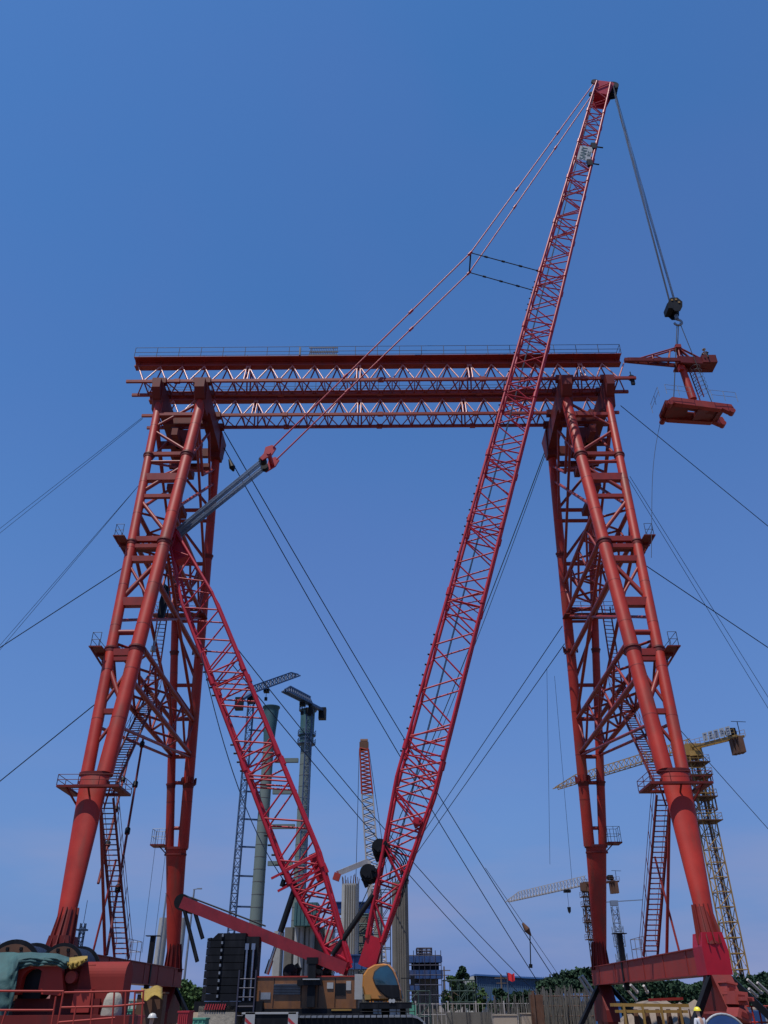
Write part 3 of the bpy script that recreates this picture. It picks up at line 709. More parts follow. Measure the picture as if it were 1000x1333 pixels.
for k in (.15, .5): q.tube(CW(a1+k, -1.85, 2.2), CW(a1+k, -1.85, 4.6), .07, n=8); q.box(tuple(CW(a1+k, -1.85, 4.7)), (.2, .2, .3))
q.build('hydraulic_ram', 'chrome', C)
# hazard board and carrier under the counterweight
q = MB(); s0, z0 = sc(266, 1311, -1.95); s1, _ = sc(294, 1311, -1.95); cbox('carrier', 'sack', s0-.3, s1+.6, -1.9, 1.5, .5, z0+.05)
for k in range(9):
    x = s0+(s1-s0)*k/9; q.prism([CW(x, -1.96, z0-.12), CW(x+.06, -1.96, z0-.12), CW(x+.13, -1.96, z0+.14), CW(x+.07, -1.96, z0+.14)], nd*.03)
q.build('hazard_stripes', 'hazard_red', C)
# red carrying arm of the counterweight, with struts
A1 = cp(243, 1177, 0); A2 = cp(452, 1262, 0)
q = MB()
for j in (-1.1, 1.1): q.beam(A1+nd*j, A2+nd*j, .22, .62)
for k in (.02, .35, .62, .95): p = A1.lerp(A2, k); q.beam(p-nd*1.1, p+nd*1.1, .2, .3)
arm = q.build('a_frame', 'crimson_dark', C)
q = MB(); q.tube(A1-nd*1.2, A1+nd*1.2, .42, n=16); q.build('frame_sheave', 'black_steel', arm)
q = MB(); q.tube(A1+V((.2, 0, .35)), A1.lerp(A2, .5)+V((0, 0, .5)), .05, n=6); q.build('hose', 'rubber', arm)
for px0, py0, px1, py1 in ((240, 1184, 257, 1252), (254, 1188, 264, 1222)):
    MB().tube(cp(px0, py0, -1.1), cp(px1, py1, -1.1), .11, n=10).build('frame_strut', 'black_steel', C); MB().tube(cp(px0, py0, 1.1), cp(px1, py1, 1.1), .11, n=10).build('frame_strut', 'black_steel', C)
for t in (-1.0, 1.0):
    q = MB(); a, b = cp(386, 1150, t), cp(347, 1268, t); q.tube(a, a.lerp(b, .55), .17, n=12); st = q.build('mast_backstop', 'black_steel', C)
    q = MB(); q.tube(a.lerp(b, .55), b, .09, n=12); q.tube(b-(b-a).normalized()*.7, b, .14, n=10); q.build('piston_rod', 'chrome', st)
    q = MB(); a, b = cp(486, 1165, t), cp(417, 1266, t); q.tube(a, a.lerp(b, .78), .15, n=12); st = q.build('boom_backstop', 'black_steel', C)
    q = MB(); q.tube(a.lerp(b, .78), b, .08, n=12); q.build('piston_rod', 'chrome', st)
q = MB(); a = cp(407, 1252, -1.8); q.beam((a.x, a.y, 1.9), a, .4, .45); q.box((a.x, a.y, a.z+.05), (.6, .5, .3)); q.box((a.x-.1, a.y-.1, 3.0), (1.3, .5, .25)); q.build('service_post', 'black_steel', C)
q = MB(); q.box((a.x, a.y-.3, 3.15), (.9, .3, .05)); q.build('post_plate', 'white_paint', C)
drum(cp(420, 1262, 0), .5, 1.8, C); drum(cp(380, 1266, .3), .45, 1.8, C)
# cables sagging off the mast
def sagline(name, a, b, sag, r, m, parent=None, n=18, mk=None):
    q = MB(); prev = V(a)
    for i in range(1, n+1):
        t = i/n; p = V(a).lerp(V(b), t)-V((0, 0, sag*4*t*(1-t))); q.tube(prev, p, r, n=6, cap=False); prev = p
    return q.build(name, m, parent)
sagline('cable', cp(262, 850, -1.3), cp(371, 1148, -1.0), 1.6, .03, 'wire', C)
q = MB(); p = cp(367, 1154, -1); q.tube(p, p+V((.1, 0, .35)), .14, n=10); q.tube(p, cp(384, 1146, -1), .05, n=6); q.build('limit_weight', 'black_steel', C)
# tracks -------------------------------------------------------------
def track(y0, y1, x0, x1, h=1.5):
    r = h/2; path = []
    for i in range(9): th = math.pi/2+math.pi*i/8; path.append((x0+r+r*math.cos(th), r+r*math.sin(th)))
    for i in range(9): th = -math.pi/2+math.pi*i/8; path.append((x1-r+r*math.cos(th), r+r*math.sin(th)))
    q = MB(); q.prism([(x, y0+.12, z*.94+.04) for x, z in path], (0, y1-y0-.24, 0)); tr = q.build('track_frame', 'black_steel', C)
    L = []; 
    for (a, b) in zip(path, path[1:]+path[:1]):
        d = math.hypot(b[0]-a[0], b[1]-a[1]); n = max(1, round(d/.3))
        for k in range(n): t = (k+.5)/n; L.append((a[0]+(b[0]-a[0])*t, a[1]+(b[1]-a[1])*t, math.atan2(b[1]-a[1], b[0]-a[0])))
    q = MB()
    for x, z, an in L: q.box((x, (y0+y1)/2, z), (.24, y1-y0, .09), Matrix.Rotation(-an, 3, 'Y'))
    q.build('track_pads', 'grey_steel', tr)
    for k in range(7):
        x = x0+.9+(x1-x0-1.8)*k/6; MB().tube((x, y0+.02, .42), (x, y1-.02, .42), .3, n=16).build('road_wheel', 'grey_steel', tr)
    return tr
xl = onY(318, 1325, 47).x; xr = onY(556, 1325, 47).x
track(46.3, 47.7, xl, xr); track(54.0, 55.4, xl, xr)
MB().box(((xl+xr)/2, 50.8, 1.1), (4.5, 7.4, 1.0)).tube(((xl+xr)/2, 50.8, 1.5), ((xl+xr)/2, 50.8, zD-.35), 1.6, n=28).build('carbody', 'black_steel', C)
# ---------------------------------------------------------------- hook block on its ropes
# ================================================================ hook block, load, riders
def tubepath(pts, r, n=6):
    q = MB()
    for a, b in zip(pts, pts[1:]): q.tube(a, b, r, n=n, cap=False)
    return q
HX = hh+bv*1.25+bw*.1                       # where the ropes leave the boom head
hk = on_line_y(V((HX.x, HX.y, 30)), V((HX.x, HX.y, HX.z)), 400)     # the block hangs plumb below it
m = MB()
for i, (a, b) in enumerate(((-.9, -.5), (-.75, -.42), (-.6, -.34), (-.45, -.25), (.3, .2), (.5, .3), (.7, .4), (.9, .5))):
    m.tube(HX+nd*a+V((.3 if i > 3 else -.3, 0, -.3)), hk+nd*b+V((.4 if i > 3 else -.4, 0, .4)), .022, n=6, cap=False)
m.build('hoist_rope', 'wire', C)
HB = thing('hook_block', tuple(hk), 'black hook block hanging on ropes from the boom tip, above the lifted frame', 'hook block')
m = MB()
for j in (-.42, -.2, 0, .2, .42): m.tube(hk+nd*j-nd*.05, hk+nd*j+nd*.05, .55, n=22)
m.build('sheave', 'black_steel', HB)
m = MB()
for j in (-.55, .5):
    m.prism([hk+nd*j+fd*x+V((0, 0, z)) for x, z in ((-.62, .1), (-.3, .62), (.3, .62), (.62, .1), (.5, -.5), (.22, -1.0), (-.22, -1.0), (-.5, -.5))], nd*.06)
m.box(tuple(hk+V((-.5, 0, -.35))), (.5, 1.1, .6)); m.build('side_plate', 'black_steel', HB)
m = MB()
for x, z in ((-.25, .3), (.1, .35), (.3, .0)): m.box(tuple(hk-nd*.58+fd*x+V((0, 0, z))), (.16, .05, .16))
m.build('yellow_mark', 'yellow_steel', HB)
m = MB(); c0 = hk+V((0, 0, -1.0)); m.tube(c0, c0+V((0, 0, -.45)), .16, n=12)
pts = [c0+V((0, 0, -.45))]+[c0+fd*(.33*math.cos(t)+.0)+V((0, 0, -.85+.33*math.sin(t))) for t in [math.pi*.5-math.pi*1.45*i/10 for i in range(11)]]
for a, b in zip(pts, pts[1:]): m.tube(a, b, .1, n=8)
m.build('hook', 'grey_steel', HB)
# lifted frame: crane head with jib arm, column, caged ladder and bottom frame
LY = hk.y
LA = onY(882, 453, LY)
LF = thing('lifted_load', tuple(LA), 'red steel frame with arm, column and platform hanging from the crane hook', 'steel frame')
bl, br = onY(817, 469, LY-1.2), onY(922, 474, LY+.3)
ba, bb_ = bl.copy(), br.copy()
ct = onY(890, 478, LY); cb = V((ct.x+.05, ct.y, onY(901, 520, LY).z))
bm = bl.lerp(br, .62)
m = MB()
for j in (-.35, .35):
    o_ = V((0, j, 0)); m.beam(bl+o_*.25, bm+o_, .16, .34); m.beam(bm+o_, br+o_, .18, .7)
for k in range(9): p = bl.lerp(br, k/8.0); w_ = .1+.27*min(1, k/5); m.beam(p-V((0, w_, 0)), p+V((0, w_, 0)), .1, .2)
m.box(tuple(bl), (.5, .3, .32)); m.build('arm', 'gantry_dark', LF)
m = MB()
for j in (-.3, .3):
    o_ = V((0, j, 0)); m.tube(bl.lerp(br, .13)+o_*.5+V((0, 0, .1)), LA+o_*.4, .07, n=8); m.tube(LA+o_*.4, br+o_+V((-.6, 0, .3)), .08, n=8)
    m.tube(LA+o_*.4, bl.lerp(br, .8)+o_, .07, n=8)
    for t, u in ((.30, .34), (.46, .34), (.5, .8)):
        m.tube(bl.lerp(br, t)+o_, (bl.lerp(br, .13)+V((0, 0, .1))).lerp(LA, u)+o_*.4, .05, n=6)
    m.tube(LA+o_*.4, ct+V((-.25, j, .1)), .08, n=8)
m.box(tuple(LA), (.45, .6, .35)); m.build('stay', 'gantry_steel', LF)
m = MB(); m.box(tuple(br+V((-.1, 0, .05))), (1.2, 1.3, .8)); m.box(tuple(br+V((-1.6, .0, -.28))), (2.4, 1.2, .16)); m.build('winch_box', 'gantry_dark', LF)
m = MB(); m.tube(ct+V((-.15, 0, 0)), cb, .26, .32, n=16); m.box(tuple(ct+V((-.35, -.2, -.3))), (.35, .4, .5)); m.build('column', 'gantry_red', LF)
m = MB(); ladder(m, ct+V((.55, 0, .1)), cb+V((.75, .0, .1)), .45, (.4, -1, 0), .03, .3); ld = m.build('ladder', 'gantry_dark', LF)
m = MB()
for k in range(7):
    c = (ct+V((.55, 0, .1))).lerp(cb+V((.75, 0, .1)), (k+.5)/8)+V((.35, -.1, 0)); P = ring(c, .38, .36, 14)
    for a, b in zip(P, P[1:]+P[:1]): m.tube(a, b, .018, n=4, cap=False)
m.build('safety_cage', 'grey_steel', ld)
# bottom frame, seen from below: two long girders, end pieces, middle plates
n0, n1 = onY(870, 522, LY-1.1), onY(956, 533, LY-1.5); zP = (n0.z+n1.z)/2
f0, f1 = onY(861, 544, LY+1.0), onY(944, 549, LY+1.0)
tilt = V((0, 0, 0))
for a, b in ((n0, n1), (f0, f1)):
    m = MB(); d = (b-a)
    up = V((0, 0, 1)); dd = d.normalized()
    m.prism([a+up*.1, a+up*.5+dd*.4, b+up*.5-dd*.1, b+up*.2, b-up*.25-dd*.05, b-up*.25-dd*.45, b-dd*.9, a+dd*4.0-up*.12, a+dd*.6-up*.1], V((0, .42, 0)))
    for t in (.03, .97): m.tube(a.lerp(b, t)+V((0, -.05, -.12)), a.lerp(b, t)+V((0, .47, -.12)), .22, n=12)
    m.build('frame_girder', 'gantry_steel', LF)
m = MB(); 
for t, w_ in ((.03, .5), (.20, 1.7), (.66, 1.8), (.84, .4)): m.beam(n0.lerp(n1, t)+V((0, .3, .2)), f0.lerp(f1, t)+V((0, .1, .2)), w_, .34)
for v_ in (.25, .75): m.beam(n0.lerp(f0, v_)+V((.3, .2, .3)), n1.lerp(f1, v_)+V((-1.2, .2, .3)), .7, .12)
m.build('cross_member', 'gantry_dark', LF)
m = MB()
for pts in ([n0+V((-.1, -.3, .5)), n0.lerp(n1, .37)+V((0, -.3, .5))], [n0.lerp(n1, .68)+V((0, -.3, .5)), n1+V((.3, -.3, .5))], [f0+V((-.6, 0, .5)), n0+V((-.6, 0, .5))]):
    railing(m, pts, .95, .9, .02)
m.build('guard_rail', 'grey_steel', LF)
hb_ = hk+V((0, 0, -2.1))
sl = [(hb_, LA), (hb_+V((.15, 0, .2)), n0.lerp(n1, .72)+V((0, .3, .5))), (hb_+V((-.1, .1, 0)), n0.lerp(n1, .12)+V((0, .3, .5))), (hb_+V((-.1, .1, 0)), f0.lerp(f1, .22)+V((0, .3, .5)))]
for k, (a, b) in enumerate(sl):
    MB().tube(a, b, .035, n=6).build('sling', 'black_steel', LF)
# tag line
a = f0+V((0, 0, 0)); b = onY(848, 726, LY-3)
q = MB(); prev = a
for i in range(1, 15):
    t = i/14; p = a.lerp(b, t)+V((-.55*math.sin(t*math.pi)*.6-.3*math.sin(t*math.pi*2)*.2, 0, 0)); q.tube(prev, p, .02, n=5, cap=False); prev = p
tag(q.build('tag_line', 'wire'), 'thin loose rope dangling below the left end of the hanging frame', 'rope')
# ---------------------------------------------------------------- people
def skin(name, verts, edges, rad, m, parent, levels=2, root=0):
    me = bpy.data.meshes.new(name); me.from_pydata([tuple(v) for v in verts], edges, []); me.materials.append(M[m])
    o = bpy.data.objects.new(name, me); S.collection.objects.link(o); o.parent = parent
    md = o.modifiers.new('skin', 'SKIN'); md.use_smooth_shade = True
    for i, r in enumerate(rad):
        s = me.skin_vertices[0].data[i]; rr = r if isinstance(r, tuple) else (r, r); s.radius = rr; s.use_root = (i == root)
    sb = o.modifiers.new('sub', 'SUBSURF'); sb.levels = levels; sb.render_levels = levels
    return o
def person(loc, face, label, sit=False, shirt='white_cloth', legs='blue_cloth', helmet='helmet_yellow', group=None):
    rt = thing('person', tuple(loc), label, 'person', group); rt.rotation_euler = (0, 0, face)
    # local: faces -y
    h = .45 if sit else 0
    pel = V((0, 0, .92 if not sit else .10)); ch = pel+V((0, -.03 if not sit else -.10, .38)); nk = pel+V((0, -.03 if not sit else -.13, .56)); hd = nk+V((0, -.04, .17))
    vs = [pel, pel+V((0, 0, .18)), ch, nk, nk+V((0, -.01, .06)), hd, hd+V((0, 0, .10))]
    ed = [(0, 1), (1, 2), (2, 3), (3, 4), (4, 5), (5, 6)]
    rd = [(.15, .11), (.13, .10), (.17, .11), (.07, .06), .055, (.075, .09), (.06, .075)]
    L = {}
    for s in (-1, 1):
        sh = ch+V((s*.18, 0, .10))
        if sit: el, wr = ch+V((s*.24, -.16, -.14)), ch+V((s*.16, -.42, -.20)); kn, an, to = V((s*.13, -.45, .12)), V((s*.13, -.50, -.30)), V((s*.13, -.66, -.36))
        else: el, wr = ch+V((s*.25, .0, -.20)), ch+V((s*.24, -.18, -.38)); kn, an, to = V((s*.10, -.02, .49)), V((s*.11, .02, .09)), V((s*.12, -.15, .04))
        hp = pel+V((s*.10, 0, -.03))
        i = len(vs); vs += [sh, el, wr]; ed += [(2, i), (i, i+1), (i+1, i+2)]; rd += [.065, .045, .03]
        d = (wr-el).normalized(); pm = wr+d*.06; vs.append(pm); ed.append((i+2, i+3)); rd.append((.04, .02))
        for f in range(4):
            a = pm+V(((f-1.5)*.02, 0, 0))+d*.045; b = a+d*(.03+.008*(f in (1, 2)))+V((0, -.015, -.015)); k = len(vs); vs += [a, b]; ed += [(i+3, k), (k, k+1)]; rd += [.010, .008]
        a = pm+V((-s*.045, -.01, .0)); k = len(vs); vs += [a, a+d*.03]; ed += [(i+3, k), (k, k+1)]; rd += [.011, .009]
        i2 = len(vs); vs += [hp, kn, an, to]; ed += [(0, i2), (i2, i2+1), (i2+1, i2+2), (i2+2, i2+3)]; rd += [.09, .06, .045, (.04, .03)]
        L[s] = (sh, el, wr, hp, kn, an, to)
    skin('body', vs, ed, rd, 'skin', rt)
    cv = [pel, pel+V((0, 0, .18)), ch, nk-V((0, 0, .04))]; ce = [(0, 1), (1, 2), (2, 3)]; cr_ = [(.165, .125), (.145, .115), (.185, .125), (.09, .08)]
    for s in (-1, 1):
        sh, el, wr = L[s][:3]; i = len(cv); cv += [sh, el, el.lerp(wr, .8)]; ce += [(2, i), (i, i+1), (i+1, i+2)]; cr_ += [.08, .062, .045]
    skin('shirt', cv, ce, cr_, shirt, rt)
    tv = [pel]; te = []; tr_ = [(.17, .13)]
    for s in (-1, 1):
        hp, kn, an, to = L[s][3:]; i = len(tv); tv += [hp, kn, an]; te += [(0, i), (i, i+1), (i+1, i+2)]; tr_ += [.105, .078, .06]
        MB().box(tuple(V(loc)+V((to+(an-to)*.45)) if 0 else (0, 0, 0)), (.001, .001, .001)) if 0 else None
    skin('trousers', tv, te, tr_, legs, rt)
    def loc_mesh(mb, name, m):
        me = bpy.data.meshes.new(name); me.from_pydata(mb.v, [], mb.f); me.materials.append(M[m])
        for p, q in zip(me.polygons, mb.sm): p.use_smooth = q
        o = bpy.data.objects.new(name, me); S.collection.objects.link(o); o.parent = rt
    for s in (-1, 1):
        an, to = L[s][5:]; q = MB(); q.beam(an+V((0, .05, -.03)), to+V((0, -.03, .0)), .1, .09); loc_mesh(q, 'boot', 'rubber')
    q = MB(); c = hd+V((0, 0, .045))
    q.loft([ring(c, .125, .145, 18), ring(c+V((0, 0, .03)), .12, .14, 18), ring(c+V((0, 0, .08)), .10, .115, 18), ring(c+V((0, 0, .115)), .06, .07, 18), ring(c+V((0, 0, .125)), .015, .02, 18)])
    q.loft([ring(c+V((0, -.02, -.01)), .15, .19, 18), ring(c+V((0, -.02, .0)), .15, .19, 18)]); loc_mesh(q, 'helmet', helmet)
    q = MB()
    for s in (-1, 1): q.box(tuple(hd+V((s*.035, -.088, .01))), (.022, .01, .012))
    q.box(tuple(hd+V((0, -.086, -.055))), (.05, .01, .01)); loc_mesh(q, 'face_features', 'dark_cloth')
    q = MB(); q.loft([ring(hd+V((0, -.09, -.03)), .016, .016, 8), ring(hd+V((0, -.085, .02)), .008, .01, 8)]); loc_mesh(q, 'nose', 'skin')
    return rt
person(br+V((-.1, -.15, .47)), R(-25), 'worker in dark clothes and pale helmet sitting on the hanging frame', True, 'dark_cloth', 'dark_cloth', 'helmet_white')
wy = 36; wp_ = onY(912, 1330, wy); person((wp_.x, wy, 0.06), R(200), 'worker in yellow helmet and white shirt standing below the right tower', False, 'white_cloth', 'blue_cloth', 'helmet_yellow')
wp_ = onY(196, 1330, 30); person((wp_.x, 30, -.02), R(160), 'worker in white helmet and dark jacket beyond the railing near the left tower', False, 'dark_cloth', 'blue_cloth', 'helmet_white')
# dark rope block at the girder end
p = onY(822, 492, 52.3); pb = thing('rope_block', tuple(p), 'small black rope block hanging off the right end of the near girder', 'pulley')
q = MB(); q.tube(p+V((0, -.12, 0)), p+V((0, .12, 0)), .28, n=14); q.box(tuple(p+V((.05, 0, -.45))), (.3, .2, .6)); q.build('block', 'black_steel', pb)
MB().tube(p+V((0, 0, .2)), p+V((0, 0, .7)), .05, n=6).build('shackle', 'black_steel', pb)
# ---------------------------------------------------------------- guy wires
def wire(label, a, b, r=.035, sag=0, ground=True, m='wire', grp='guy wires of the gantry', name='guy_wire', n=14):
    a, b = V(a), V(b)
    if ground and b.z > .2: d = b-a; b = b+d*(b.z/(-d.z))*1.0 if d.z < 0 else b
    q = MB(); prev = a
    for i in range(1, n+1):
        t = i/n; p = a.lerp(b, t)-V((0, 0, sag*4*t*(1-t))); q.tube(prev, p, r, n=6, cap=False); prev = p
    o = q.build(name, m); tag(o, label, 'guy wire' if name == 'guy_wire' else 'rope', grp); return o
wire('dark guy wire from the right tower top, highest on that side', onY(808, 528, 53), onY(1000, 685, 60), .035)
wire('dark guy wire from the upper platform of the right tower down to the right', onY(836, 733, 49.5), onY(1000, 843, 56), .035)
for k, (dx, w_) in enumerate(((0, 'left'), (4, 'right'))):
    wire('faint %s wire of the steep pair right of the right tower' % w_, onY(816+dx, 620, 62), onY(1000+dx, 922-dx*2, 75), .024)
wire('guy wire running down right past the yellow tower crane head', onY(872, 935, 62), onY(1000, 1079, 78), .032)
for k, dy in enumerate((0, 6)):
    wire('%s wire of the faint pair from the left tower head' % ('upper', 'lower')[k], onY(186, 543+dy*.3, 58), onY(0, 688+dy, 70), .022)
    wire('%s wire of the faint steep pair behind the left tower' % ('upper', 'lower')[k], onY(184, 628, 60), onY(0, 840+dy, 74), .022)
wire('dark guy wire from the upper platform of the left tower down to the left', onY(162, 738, 49.5), onY(0, 843, 54), .035)
wire('guy wire from below the lower left platform, lowest on the left side', onY(126, 915, 47), onY(0, 1017, 50), .033)
wire('long stay from the left tower head with a pulley near its top', onY(290, 580, 60.2), onY(704, 1280, 112), .05, 1.2)
wire('long stay from the left tower head, upper right one of the crossing pair', onY(292, 562, 60.2), onY(727, 1278, 112), .05, 1.2)
wire('thin stay beside the upper right one, ending beyond the chain hoist', onY(632, 1130, 93), onY(738, 1285, 118), .03, 0)
wire('low stay from the left tower middle that ends right of the red flag', onY(300, 833, 61), onY(690, 1275, 112), .04, 1.5)
wire('lowest of the long stays, ending just left of the red flag', onY(300, 862, 61), onY(662, 1272, 112), .04, 1.0)
wire('thick greenish stay from the right tower head curving down behind the boom', onY(713, 578, 60.5), onY(540, 991, 84), .05, 2.0, m='wire_green')
wire('thinner greenish stay just behind the front one at the right tower head', onY(712, 586, 60.5), onY(536, 1010, 88), .035, 2.6, m='wire_green')
wire('upper wire of the pair from the right tower far leg down to the left', onY(732, 815, 62), onY(568, 1059, 84), .035, 0)
wire('lower wire of the pair from the right tower far leg down to the left', onY(735, 838, 62), onY(577, 1062, 84), .035, 0)
for k, (x0, y0, x1, y1) in enumerate(((722, 880, 745, 1150), (712, 870, 716, 1125), (205, 1080, 185, 1240), (222, 1060, 198, 1250))):
    wire(('thin rope falling from the right tower to the middle tower crane', 'faint rope left of the far leg of the right tower', 'thin faint rope left of the far leg of the left tower', 'faint rope close beside the far leg of the left tower')[k], onY(x0, y0, 63), onY(x1, y1, 70), .014, 0, False, grp='thin hanging ropes', name='hanging_rope')
p = onY(301, 604, 61); q = MB(); q.tube(p+V((-.2, 0, .5)), p+V((.15, 0, -.4)), .12, .3, n=10).tube(p+V((.15, 0, -.4)), p+V((.3, 0, -.8)), .3, .1, n=10); tag(q.build('pulley', 'black_steel'), 'small dark pulley on the long stay below the left tower head', 'pulley')
a = onY(684, 1207, 100); PB = thing('chain_hoist', tuple(a), 'rusty chain hoist hanging on the long stay above the flag', 'hoist')
q = MB(); d = (onY(690, 1216, 100)-a).normalized(); q.tube(a-d*.5, a+d*.3, .12, .34, n=10).tube(a+d*.3, a+d*1.0, .34, .08, n=10); q.build('hoist_body', 'rust', PB)
q = MB(); b = onY(690, 1217, 100); q.tube(b, onY(691, 1257, 101), .06, n=6); q.tube(onY(691, 1255, 101), onY(691, 1260, 101), .2, n=8); q.build('chain', 'black_steel', PB)
# slim tie rods hanging inside the left tower
for k, (x0, y0, x1, y1) in enumerate(((187, 958, 139, 1243), (170, 975, 128, 1150))):
    a, b = onY(x0, y0, 55), onY(x1, y1, 48.5)
    T = thing('tie_rod', tuple(b), ('long dark jointed tie rod hanging inside the left tower, right one', 'shorter dark jointed tie rod hanging inside the left tower, left one')[k], 'tie rod', 'tie rods of the left tower')
    MB().tube(a, b, .075, n=8).build('rod', 'gantry_dark', T)
    for t in (.05, .27, .5, .75): 
        p, q_ = a.lerp(b, t-.012), a.lerp(b, t+.012); MB().tube(p, q_, .16, n=8).build('coupling', 'black_steel', T)
# two crane blocks parked inside the left tower
for k, (px, py, Yb) in enumerate(((213, 785, 55.8), (203, 752, 56.2))):
    p = onY(px, py, Yb); T = thing('hook_block', tuple(p), ('slim dark rope block with a hook hanging low inside the left tower', 'slim dark rope block close behind the left near leg')[k], 'hook block')
    q = MB(); q.prism([p+V((x, -.2, z)) for x, z in ((-.2, -1.3), (.2, -1.3), (.3, 0), (.25, 1.3), (-.1, 1.6), (-.3, 0))], (0, .4, 0)); q.build('block', 'black_steel', T)
    q = MB(); q.tube(p+V((0, 0, -1.3)), p+V((-.2, 0, -3.6)), .05, n=6); q.tube(p+V((-.2, 0, -3.6)), p+V((-.25, 0, -4.0)), .2, n=8); q.build('hook', 'grey_steel', T)
    q = MB(); 
    for j in (-.15, .15): q.tube(p+V((j, 0, 1.4)), MT+V((j, 0, -1)), .025, n=5)
    q.build('rope', 'wire', T)
# ================================================================ background
# two slim bridge columns with struts between them
BY = 165
def pier(px_b, px_t, py_t, Y, r0, r1, label, m='green_concrete', n=20, captop=None, cat='column'):
    t = onY(px_t, py_t, Y); b = V((t.x, Y, 0)); T = thing('concrete_column', tuple(b), label, cat)
    MB().tube(b, t, r0, r1, n=n).build('shaft', m, T)
    q = MB()
    for i in range(1, 22): c = b.lerp(t, i/22); rr = r0+(r1-r0)*i/22; q.tube(c-V((0, 0, .04)), c+V((0, 0, .04)), rr+.03, n=n)
    q.build('joint_rings', 'dark_concrete', T)
    return T, b, t
T, b, t = pier(0, 350, 968, BY, 1.25, 1.1, 'tall slim concrete column with a flared teal head, left of the pair')
q = MB(); q.loft([ring(t, 1.12, 1.12, 20), ring(t+V((0, 0, 3)), 1.3, 1.3, 20), ring(t+V((0, 0, 6.5)), 1.6, 1.5, 20), ring(t+V((0, 0, 7.4)), 1.65, 1.55, 20), ring(t+V((0, 0, 7.5)), 1.85, 1.7, 20), ring(t+V((0, 0, 7.8)), 1.85, 1.7, 20)]); q.build('column_head', 'teal_form', T)
t1 = t
T, b, t = pier(0, 399, 968, BY, 1.3, 1.15, 'tall slim concrete column under blue formwork, right of the pair')
q = MB(); q.loft([ring(t, 1.45, 1.45, 12), ring(t+V((0, 0, 7.2)), 1.5, 1.5, 12)], smooth=False)
f = q.build('formwork', 'teal_form', T)
for z in (-.2, 1.6, 6.9):
    q = MB(); q.tube(t+V((0, 0, z)), t+V((0, 0, z+.12)), 1.9, n=12); railing(q, [p for p in ring(t+V((0, 0, z+.1)), 1.85, 1.85, 10)], 1.0, 2, .06); q.build('work_deck', 'blue_lattice', f)
t2 = t
for py in (990, 1031, 1076, 1124):
    p = onY(375, py, BY); o = MB().beam((t1.x+1.5, BY, p.z), (t2.x-1.5, BY, p.z), .8, .8).build('column_strut', 'green_concrete')
    tag(o, {990: 'topmost', 1031: 'second highest', 1076: 'third highest', 1124: 'lowest'}[py]+' horizontal strut between the two slim columns', 'strut', 'struts between the slim columns')
def mast(mb, b, t, w, r, bay):
    b, t = V(b), V(t); n = max(2, int((t-b).length/bay)); c = [V((i*w/2, j*w/2, 0)) for i, j in ((-1, -1), (1, -1), (1, 1), (-1, 1))]
    for k in c: mb.beam(b+k, t+k, r*2)
    for i in range(n):
        p, q = b.lerp(t, i/n), b.lerp(t, (i+1)/n)
        for a_, b_ in zip(c, c[1:]+c[:1]):
            mb.tube(p+a_, p+b_, r*.75, n=4, cap=False)
            if i % 2: mb.tube(p+a_, q+b_, r*.75, n=4, cap=False)
            else: mb.tube(p+b_, q+a_, r*.75, n=4, cap=False)
def trijib(mb, a, b, w, h, r, n):
    """triangular jib: two bottom chords, one top chord"""
    d = (b-a).normalized(); s = d.cross(V((0, 0, 1))).normalized()*w/2; hv = V((0, 0, h))
    e = .25
    for x in (-1, 1): mb.beam(a+s*x, b+s*x, r*2.4)
    mb.beam(a+hv, a.lerp(b, .82)+hv, r*2.4); mb.beam(a.lerp(b, .82)+hv, b+hv*e, r*2.4)
    for k in range(n):
        p, q, m_ = a.lerp(b, k/n), a.lerp(b, (k+1)/n), (k+.5)/n
        tp = a.lerp(b, m_)+hv*(1 if m_ < .82 else 1-(1-e)*(m_-.82)/.18)
        for x in (-1, 1): mb.tube(p+s*x, tp, r, n=4, cap=False); mb.tube(q+s*x, tp, r, n=4, cap=False)
        mb.tube(p-s, p+s, r, n=4, cap=False); mb.tube(p-s, q+s, r, n=4, cap=False)
# slim blue climbing crane left of the columns
def blue_crane(px0, py0, Y, jib, tail, label, attach, offs):
    t = onY(px0, py0, Y); b = V((t.x, Y, 0)); T = thing('tower_crane', tuple(b), label, 'tower crane', 'tower cranes on the slim columns')
    q = MB(); mast(q, b, t, 1.15, .08, 1.5); q.build('tower', 'blue_lattice', T)
    q = MB(); q.box(tuple(t+V((0, 0, .6))), (1.6, 1.6, 1.3)); q.tube(t, t+V((0, 0, 2.6)), .3, n=8); q.build('slewing_unit', 'black_steel', T)
    jt = onY(*jib); tt = onY(*tail); top = t+V((0, 0, 2.2))
    q = MB(); trijib(q, top, jt, 1.2, 1.5, .12, 12); q.build('jib', 'blue_lattice', T)
    q = MB(); q.beam(top, tt, 1.0, .5); q.build('counter_jib', 'blue_lattice', T)
    MB().box(tuple(tt+V((0, 0, -.7))), (1.6, 1.6, 2.4)).build('counterweight', 'black_steel', T)
    q = MB(); p = top.lerp(jt, .3); q.box(tuple(p+V((0, 0, -.8))), (1.2, 1.2, .7)); q.tube(p, p-V((0, 0, 2.4)), .06, n=4); q.box(tuple(p-V((0, 0, 2.6))), (.6, .5, .7)); q.build('trolley', 'black_steel', T)
    if attach is not None:
        for py in (950, 1030, 1066, 1102, 1140, 1180):
            p = on_line_y(b, t, py); MB().beam(p, (attach, BY, p.z), .3).build('wall_tie', 'blue_lattice', T)
blue_crane(327, 915, BY-1, (388, 880, BY+14), (312, 912, BY-6), 'small dark tower crane with thin blue mast, its jib pointing up right', t1.x-1, 0)
blue_crane(403, 930, BY-4, (371, 900, BY-16), (420, 925, BY+2), 'small dark tower crane standing against the right slim column, jib pointing up left', None, 0)
